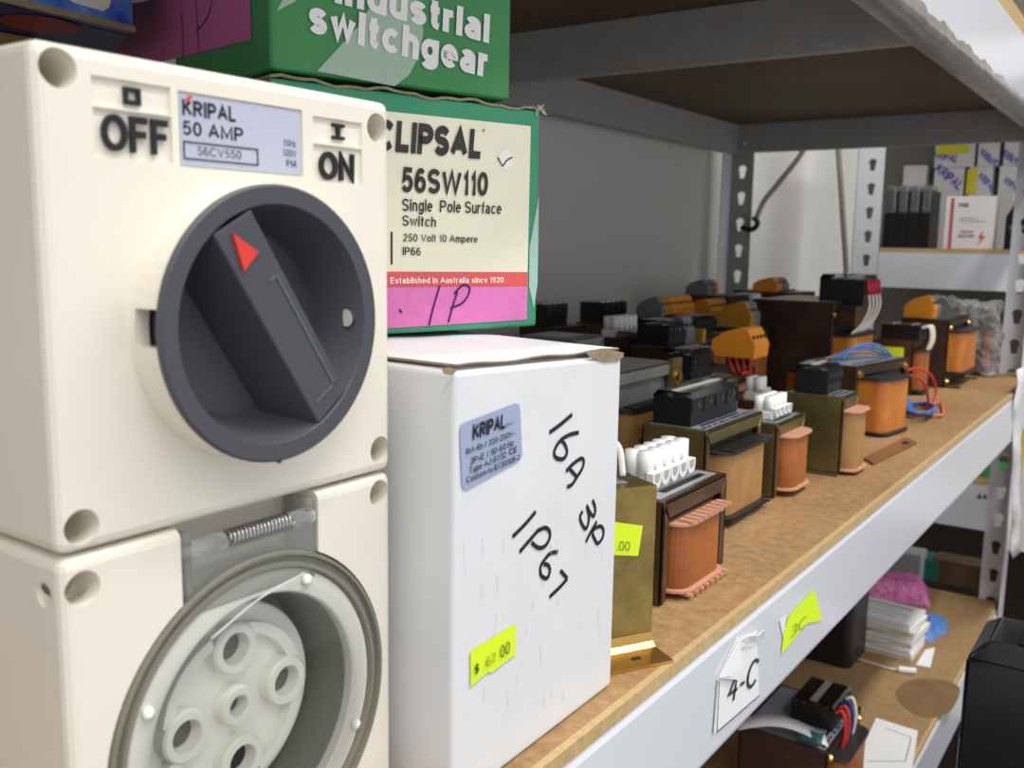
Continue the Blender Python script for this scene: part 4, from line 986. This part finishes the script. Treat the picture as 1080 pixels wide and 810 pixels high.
# instruction papers
sp = pl(950, 700)
base = pl(962, 704); 
random.seed(11)
dirU = (pl(985, 668, ZL+.045)-pl(916, 652, ZL+.045)); dirU.z = 0; dirU.normalize()
c0 = pl(948, 702)
for i in range(9):
    th_ = .0052; z0 = ZL+i*th_; rz_ = math.atan2(dirU.y, dirU.x)+random.uniform(-.10, .10)
    M_ = Matrix.Translation(Vector((c0.x-.030+random.uniform(-.003, .003), c0.y+.045+random.uniform(-.003, .003), 0)))@Matrix.Rotation(rz_, 4, 'Z')
    bm = bmesh.new(); box(bm, (-.055, -.030, z0+.0002), (.040, .030, z0+th_-.0004), M_)
    o = bobj('leaflet', bm, paperm if i % 3 else mat('ivory_paper', (222, 216, 196), .7), bevel=.0005)
    tag(o, ('bottom leaflet of the paper stack on the lower shelf', 'second leaflet from the bottom of the paper stack', 'third leaflet from the bottom of the paper stack', 'fourth leaflet from the bottom of the paper stack', 'middle leaflet of the nine in the paper stack', 'fourth leaflet from the top of the paper stack', 'third leaflet from the top of the paper stack', 'second leaflet from the top of the paper stack', 'printed white leaflet on top of the paper stack')[i], 'paper', 'leaflets stacked on the lower shelf')
    if i == 8:
        zz = z0+th_-.0004
        fa = mat('pale_grey_print', (170, 160, 176), .7)
        for j in range(4):
            bm = bmesh.new(); box(bm, (-.040, .016-j*.011, zz), (.030-.01*(j % 2), .0185-j*.011, zz+.0001), M_); q_ = bobj('print_line', bm, fa if j else inkm); attach(q_, o)
# card beside
cb = poly('card_tag', [pl(*p_) for p_ in ((966, 702), (981, 705), (986, 684), (976, 686))], paperm, None, lift=.0004, nrm=Vector((0, 0, 1)), thick=.0008); tag(cb, 'small white card lying against the leaflet stack', 'paper')
# blue cloth
bm = bmesh.new(); bb = [pl(*p_) for p_ in ((974, 656), (980, 652), (994, 653), (1000, 657), (998, 668), (990, 671), (984, 677), (975, 676))]
cen = sum(bb, Vector())/8; A = [bm.verts.new(p_) for p_ in bb]; B = [bm.verts.new(cen.lerp(p_, .85)+Vector((0, 0, .008+.003*math.sin(i*2)))) for i, p_ in enumerate(bb)]; C_ = [bm.verts.new(cen.lerp(p_, .4)+Vector((0, 0, .012-.003*(i % 2)))) for i, p_ in enumerate(bb)]
for i in range(8): bm.faces.new((A[i], A[(i+1) % 8], B[(i+1) % 8], B[i])); bm.faces.new((B[i], B[(i+1) % 8], C_[(i+1) % 8], C_[i]))
bm.faces.new(C_); bm.faces.new(A[::-1]); tag(bobj('blue_wrapper', bm, mat('blue_film', (96, 146, 214), .4)), 'crumpled light blue wrapper beside the leaflet stack', 'wrapper')
# connector lead
cw = empty('connector_lead', pl(930, 706), 'white lead with small white plug lying on the lower shelf', 'cable')
bm = bmesh.new(); tube(bm, [pl(905, 697)+Vector((0, 0, .002)), pl(925, 703)+Vector((0, 0, .002)), pl(938, 707)+Vector((0, 0, .002)), pl(948, 709)+Vector((0, 0, .003))], .0013); attach(bobj('lead', bm, whitewire, smooth=True), cw)
bm = bmesh.new(); cyl(bm, pl(947, 709)+Vector((0, 0, .0036)), pl(966, 711)+Vector((0, 0, .0036)), .0035, n=16); attach(bobj('plug', bm, whitep, smooth=False, bevel=.0006), cw)
# pink bubble wrap
bm = bmesh.new(); bmesh.ops.create_grid(bm, x_segments=44, y_segments=26, size=.5)
pc = pl(945, 640)
for v in bm.verts:
    x, y = v.co.x, v.co.y; e = min(.5-abs(x), .5-abs(y)); h_ = .026*min(1, e*5)**.6+.002*math.sin(x*80)*math.sin(y*60)+.003*noise.noise(Vector((x*7, y*7, 1)))
    v.co = (x*.085, y*.06, max(0, h_ if e > .001 else 0))
o = bobj('bubble_wrap', bm, mat('pink_bubble_film', (224, 96, 180), .25, rgb2=(250, 160, 214), vscale=200, bump=.6, bscale=350), smooth=True); o.location = (pc.x-.012, pc.y+.045, ZL+.0003); o.rotation_euler = (0, 0, .25)
tag(o, 'bright pink bubble wrap bundle behind the leaflets', 'wrap')
o = bx('plastic_tub', (-.024, -.02, 0), (.024, .02, .042), clearmat('frosted_tub', (.8, .8, .8), .35, .3), bevel=.002); p_ = pl(950, 622); o.location = (p_.x-.008, p_.y+.055, ZL+.0003); tag(o, 'small frosted plastic tub behind the pink bubble wrap', 'tub')
p_ = pl(970, 612)
tag(bx('green_carton_lower', (p_.x-.10, p_.y+.005, ZL), (p_.x+.022, p_.y+.05, ZL+.030), mat('dark_green_card', (24, 110, 92), .5), bevel=.001), 'dark green low carton at the back of the lower shelf', 'box').name = 'dark_green_carton'
p_ = pl(1000, 618)
tag(bx('kraft_carton', (p_.x-.024, p_.y+.006, ZL), (p_.x+.045, p_.y+.046, ZL+.034), mat('kraft_card2', (92, 72, 48), .8), bevel=.001), 'brown kraft carton by the front post on the lower shelf', 'box')
# tall black rounded case under the beam
p_ = pl(900, 706)
bm = bmesh.new(); pts = D_outline(.030, .034, .010, 6); prism(bm, [Vector((x, y, 0)) for x, y in pts], (0, 0, .078)); prism(bm, [Vector((x*1.03, y*1.03, .0782)) for x, y in pts], (0, 0, .048))
o = bobj('black_case', bm, mat('satin_black_plastic', (30, 30, 32), .35), bevel=.003, seg=3); o.location = (p_.x-.032, p_.y+.028, ZL+.0002); tag(o, 'black plastic case with rounded corners standing left of the leaflets', 'case')
# transformer on the lower shelf
c9 = onz(905, 745, ZL+.075)
t30 = xf('brown transformer on the lower shelf with clear-lidded screw terminals and red and blue wires', (c9.x-.004, c9.y-.070, ZL), .074, .098, .062, darkbr, rust, blk2, prot=.012, cz=(.1, .8), cl=.7, feet=None, comb=False, bolts=True, group='transformers on the lower shelf')
tb = term_black(t30, .012, .012, .036, .050, .022, .0622, n=5)
for k, m_ in enumerate((redwire, redwire, mat('navy_wire', (30, 50, 130), .4), whitewire)):
    y = -.008+.010*k
    wire('lead_wire', [(.0305, y, .078), (.036, y, .080), (.040, y-.002, .066), (.038, y-.006, .040), (.040, y-.01, .012)], .0015, m_, t30)
bm = bmesh.new(); pv = None
q0 = onz(778, 762, ZL+.07); q1 = onz(872, 782, ZL+.062)
for i in range(13):
    t = i/12; c_ = q0.lerp(q1, t); c_.z = ZL+.068+.010*math.sin(t*PI)-.006*t; 
    row = (bm.verts.new(c_+Vector((-.004, .009, 0))), bm.verts.new(c_+Vector((.004, -.009, 0))))
    if pv: bm.faces.new((pv[0], pv[1], row[1], row[0]))
    pv = row
o = bobj('paper_strap', bm, paperm, smooth=True); md = o.modifiers.new('s', 'SOLIDIFY'); md.thickness = .0004; attach(o, t30)
e_ = onz(862, 778, ZL+.066)
o = poly('strap_sticker', [onz(x, y, ZL+.0685) for x, y in ((847, 768), (869, 775), (866, 786), (843, 780))], mat('teal_hologram', (70, 150, 140), .3, rgb2=(40, 50, 50), vscale=300), t30, lift=.0006)
# papers at bottom
o = poly('loose_sheet', [pl(*p_) for p_ in ((924, 758), (968, 772), (962, 812), (900, 812))], paperm, None, lift=.0005, nrm=Vector((0, 0, 1)), thick=.0006); strokes('print_frame', [[(934, 768), (961, 778)], [(961, 778), (955, 803)], [(955, 803), (915, 803)]], (0, 0, ZL+.0011), (0, 0, 1), .0008, grink, o, lift=.0002, k=2)
tag(o, 'white printed sheet lying flat at the bottom of the lower shelf', 'paper')
# big black case in the aisle
cse = empty('black_equipment_case', (-.06, .74, -1.0), 'large glossy black case standing in the aisle at lower right', 'case')
Yc = .72; gloss = mat('glossy_black', (12, 12, 13), .14)
lx = ony(1016, 720, Yc).x; ze = ony(1030, 697, Yc).z
bm = bmesh.new(); box(bm, (lx, Yc, -1.0), (lx+.34, Yc+.085, ze)); attach(bobj('case_body', bm, gloss, bevel=.003, seg=3), cse)
bm = bmesh.new(); lo_ = [(lx, Yc), (lx+.34, Yc), (lx+.34, Yc+.085), (lx, Yc+.085)]; hi_ = [(lx+.012, Yc+.016), (lx+.328, Yc+.016), (lx+.328, Yc+.072), (lx+.012, Yc+.072)]
A = [bm.verts.new((x, y, ze+.0003)) for x, y in lo_]; B = [bm.verts.new((x, y, ze+.011)) for x, y in hi_]
bm.faces.new(A[::-1]); bm.faces.new(B)
for i in range(4): bm.faces.new((A[i], A[(i+1) % 4], B[(i+1) % 4], B[i]))
attach(bobj('case_lid', bm, gloss, bevel=.002, seg=3), cse)
for k in range(3):
    attach(bx('lid_rib', (lx+.03+.10*k, Yc+.020, ze+.0112), (lx+.08+.10*k, Yc+.068, ze+.0126), gloss, bevel=.0006), cse)

# ------------------------------------------------------------------ second rack behind
Y2 = 1.60
r2 = empty('far_rack', (-.2, 1.8, -1.0), 'second white slotted rack standing across the far end of the aisle', 'rack')
def r2p(name, a, b, m, bevel=0.): return attach(bx(name, a, b, m, None, bevel), r2)
slot_post('post', (-.449, Y2, 0), (1, 0, 0), (0, -1, 0), .040, -1.0, 1.3, .0375, beamw, r2, zoff=.290, uu=.55)
r2p('post_flange', (-.4506, Y2, -1.0), (-.449, Y2+.04, 1.3), beamg)
levels = (.160, -.194, -.52, .47)
for i, z in enumerate(levels):
    r2p('shelf_board', (-.447, Y2+.004, z-.012), (.75, Y2+.204, z), board)
    r2p('board_edge_band', (-.408, Y2+.0005, z-.007), (.75, Y2+.0038, z), edgem)
    r2p('shelf_beam', (-.408, Y2-.0016, z-(.062 if i != 1 else .078)), (.75, Y2, z-.0071), beamw)
slot_post('post', (.72, Y2-.003, 0), (1, 0, 0), (0, -1, 0), .038, -1.0, 1.3, .0375, beamw, r2, zoff=.29)
r2p('back_panel', (-.503, Y2+.2045, -1.0), (.75, Y2+.2095, -.208), mat('shade_brown_panel', (64, 52, 42), .7))  # lower panel coloured darker to put in the shade under the shelves
r2p('back_panel', (-.503, Y2+.205, -.2075), (.75, Y2+.21, 1.3), mat('olive_grey_panel', (112, 110, 100), .6))
text('bay_number', '44', ony(1030, 526, Y2-.0018), ony(1041, 527, Y2-.0018), ony(1030, 520, Y2-.0018), inkm, r2, .02, .0006)
# braces
br = tag(bobj('brace_rod', (lambda b_: (tube(b_, [ony(880, 120, 1.50), ony(884, 157, 1.50), ony(889, 230, 1.50), ony(893, 300, 1.50), ony(894, 420, 1.50)], .0042, 10), b_)[1])(bmesh.new()), mat('grey_conduit', (140, 134, 122), .4), smooth=True), 'grey conduit running down the white wall beside the slotted post', 'conduit')
pc_ = ony(790, 238, YE-.006)
cb2 = empty('clipped_cable', pc_, 'grey cable hanging down to a black clip on the back post', 'cable')
bm = bmesh.new(); tube(bm, [ony(868, 110, YE+.03), ony(848, 157, YE+.03), ony(822, 192, YE+.02), ony(806, 212, YE+.01), ony(797, 232, YE-.004)], .0040, 10); attach(bobj('cable', bm, mat('grey_cable', (150, 146, 136), .4), smooth=True), cb2)
bm = bmesh.new(); tube(bm, [ony(795, 229, YE-.008), ony(799, 236, YE-.008), ony(793, 242, YE-.008), ony(782, 240, YE-.008)], .0040, 8); attach(bobj('clip', bm, blk, smooth=True), cb2)
# contents of the far rack
Zs = .160
def fb(name, x0, y0, x1, y1, Y, dep, m, label, cat, group=None, zb=None, bev=.001):
    a = ony(x0, y1, Y); b = ony(x1, y0, Y); z0 = a.z if zb is None else zb
    o = bx(name, (a.x, Y, z0), (b.x, Y+dep, b.z), m, None, bev)
    return tag(o, label, cat, group)
# row of black switch blocks
a = ony(930, 257, 1.63); b = ony(984, 192, 1.63)
wb_ = (b.x-a.x)/4
for i in range(4):
    r = empty('contactor', (a.x+wb_*(i+.5), 1.66, Zs), ('leftmost', 'second', 'third', 'rightmost')[i]+' black contactor block in the row of four on the far rack', 'contactor', 'black contactors on the far rack')
    bm = bmesh.new(); box(bm, (a.x+wb_*i+.0003, 1.63, Zs), (a.x+wb_*(i+1)-.0003, 1.70, Zs+.055)); box(bm, (a.x+wb_*i+.0006, 1.64, Zs+.055), (a.x+wb_*(i+1)-.0006, 1.70, b.z-.012))
    attach(bobj('contactor_body', bm, blk, bevel=.001), r)
    bm = bmesh.new(); x_ = a.x+wb_*i; box(bm, (x_+.002, 1.636, Zs+.056), (x_+wb_-.002, 1.68, b.z-.004)); attach(bobj('clear_cover', bm, clearmat('cover%d' % i, (.6, .6, .6), .25), bevel=.002), r)
    for k in range(2):
        bm = bmesh.new(); box(bm, (x_+wb_*(.3+.3*k), 1.634, Zs+.062), (x_+wb_*(.3+.3*k)+.002, 1.6362, b.z-.008)); attach(bobj('terminal_tab', bm, steel), r)
# relay box
rb = empty('relay_box', ony(1018, 258, 1.60+.01), 'white and red striped relay box with a lightning bolt standing on the far rack', 'box')
Yr = 1.612
P4 = [ony(x, y, Yr) for x, y in ((993, 258), (1044, 261), (1050, 208), (1000, 206))]
zb0 = Zs
P4[0].z = Zs; P4[1].z = Zs; zt_ = (P4[2].z+P4[3].z)/2
xl, xr = P4[0].x+.002, P4[1].x+.003
attach(bx('carton_body', (xl, Yr, Zs), (xr, Yr+.03, zt_), mat('glossy_white_card', (238, 232, 230), .4), None, .0006), rb)
wd = xr-xl; hh = zt_-Zs; ys = Yr-.0002
def rpt(u, v): return Vector((xl+wd*u, ys, Zs+hh*v))
poly('red_stripe', [rpt(.10, 0), rpt(.17, 0), rpt(.17, .97), rpt(.10, .97)], mat('dull_red_stripe', (190, 90, 90), .5), rb, lift=.0002)
text('lettering', 'P&B', rpt(.27, .80), rpt(.46, .80), rpt(.27, .87), mat('navy_ink', (50, 50, 100), .5), rb, .03, .0004)
text('lettering', 'SENSITIVITY', rpt(.30, .57), rpt(.66, .57), rpt(.30, .60), mat('violet_ink', (120, 100, 150), .5), rb, 0, .0004)
text('lettering', 'CONTROL RELAY', rpt(.30, .51), rpt(.84, .51), rpt(.30, .545), mat('violet_ink', (120, 100, 150), .5), rb, 0, .0004)
text('lettering', 'CROWN', rpt(.34, .30), rpt(.60, .30), rpt(.34, .35), mat('red_blue_ink', (120, 50, 90), .5), rb, .02, .0004)
text('lettering', 'ELECTRIC', rpt(.30, .22), rpt(.64, .22), rpt(.30, .27), mat('red_blue_ink', (120, 50, 90), .5), rb, .02, .0004)
poly('lightning_bolt', [rpt(*q) for q in ((.80, .37), (.70, .20), (.77, .22), (.70, .05), (.86, .26), (.78, .24))], mat('orange_red_ink', (224, 90, 50), .5), rb, lift=.0003)
# maker cartons behind
wk = mat('far_white_card', (222, 220, 220), .5)
blueink = mat('blue_print', (44, 76, 180), .5)
yel = mat('yellow_tape', (228, 214, 40), .5)
spec = [  # x0,y0,x1,y1, text pixel quad list, yellow strip
    ('small open white carton above the black contactors', 952, 174, 978, 192, None, None),
    ('white carton with blue lettering and yellow tape on its top, upper row left', 985, 153, 1029, 174, ((984, 166), (1008, 172), (988, 158)), ((989, 153), (1023, 153), (1022, 162), (987, 163))),
    ('white carton with upside down blue lettering, upper row middle', 1030, 152, 1055, 178, ((1036, 155), (1054, 170), (1034, 164)), None),
    ('white carton with blue lettering, upper row right end', 1057, 152, 1080, 178, ((1060, 156), (1078, 168), (1057, 165)), None),
    ('large white carton with diagonal blue lettering, lower row left', 982, 174, 1018, 226, ((985, 180), (1010, 201), (992, 172)), None),
    ('white carton with vertical yellow tape, lower row middle', 1019, 177, 1048, 226, ((1031, 187), (1046, 203), (1036, 181)), ((1021, 178), (1031, 178), (1029, 205), (1018, 205))),
    ('white carton in shade with blue lettering, lower row right', 1050, 180, 1076, 226, ((1058, 192), (1072, 203), (1062, 186)), None)]
Yk = 1.775
zmid = ony(1030, 176, Yk).z
for i, (lb_, x0, y0, x1, y1, tx, yy) in enumerate(spec):
    a = ony(x0, y1, Yk); b = ony(x1, y0, Yk)
    up = i in (1, 2, 3)
    z0 = zmid+.0005 if up else Zs
    z1 = b.z if (up or i == 0) else zmid
    if i == 0: z0 = Zs
    if up: z1 = b.z+.03
    e = empty('maker_carton', (a.x, Yk, z0), lb_, 'box', 'maker cartons on the far rack')
    attach(bx('carton_body', (a.x+.0004, Yk, z0), (b.x-.0004, Yk+.022, z1), wk, None, .0006), e)
    if tx:
        q = [ony(*p_, Yk-.0002) for p_ in tx]
        text('lettering', 'KRIPAL', q[0], q[1], q[2], blueink, e, .03, .0003)
        for v in (1,):
            pass
    if yy: poly('yellow_tape', [ony(*p_, Yk-.0002) for p_ in yy], yel, e, lift=.0004)
# black device at right end
a = ony(1058, 262, 1.615); b = ony(1082, 203, 1.615)
bd = empty('black_breaker', (a.x, 1.615, Zs), 'black breaker with white label at the right end of the far shelf', 'breaker')
bm = bmesh.new(); prism(bm, [Vector((a.x, 1.615, Zs)), Vector((a.x, 1.615, b.z-.035)), Vector((a.x+.012, 1.615, b.z-.012)), Vector((a.x+.07, 1.615, b.z-.012)), Vector((a.x+.07, 1.615, Zs))], (0, .06, 0)); attach(bobj('breaker_body', bm, blk, bevel=.001), bd)
attach(bx('white_label', (a.x+.008, 1.614, b.z-.0115), (a.x+.07, 1.66, b.z-.006), paperm), bd)
attach(bx('grey_band', (a.x+.006, 1.6142, Zs+.030), (a.x+.07, 1.615, Zs+.036), dgrey), bd)
# next rack level contents (dark) and green item seen below
tag(bx('dark_carton', (-.36, 1.68, -.1938), (-.20, 1.78, -.08), mat('brown_shadow_card', (92, 72, 50), .8), None, .001), 'brown carton deep on the far rack behind the post', 'box')
tag(bx('green_spool_box', (-.26, 1.63, -.1938), (-.16, 1.675, -.175), mat('bright_green_card', (60, 160, 80), .6), None, .001), 'thin bright green box on the far rack under the shelf beam', 'box').name = 'green_box'
# yellow edged sheet hanging right of the post
ye = empty('yellow_edged_panel', (-.13, 1.30, -.2), 'white panel with yellow edge leaning beyond the beam end at right', 'panel')
a = ony(1075, 520, 1.44)
attach(bx('panel_sheet', (a.x, 1.44, -.25), (a.x+.12, 1.45, .02), mat('off_white_panel', (226, 220, 214), .5), None, .001), ye)
attach(bx('panel_edge', (a.x-.006, 1.439, -.25), (a.x, 1.451, .02), mat('yellow_edge', (214, 200, 60), .5)), ye)
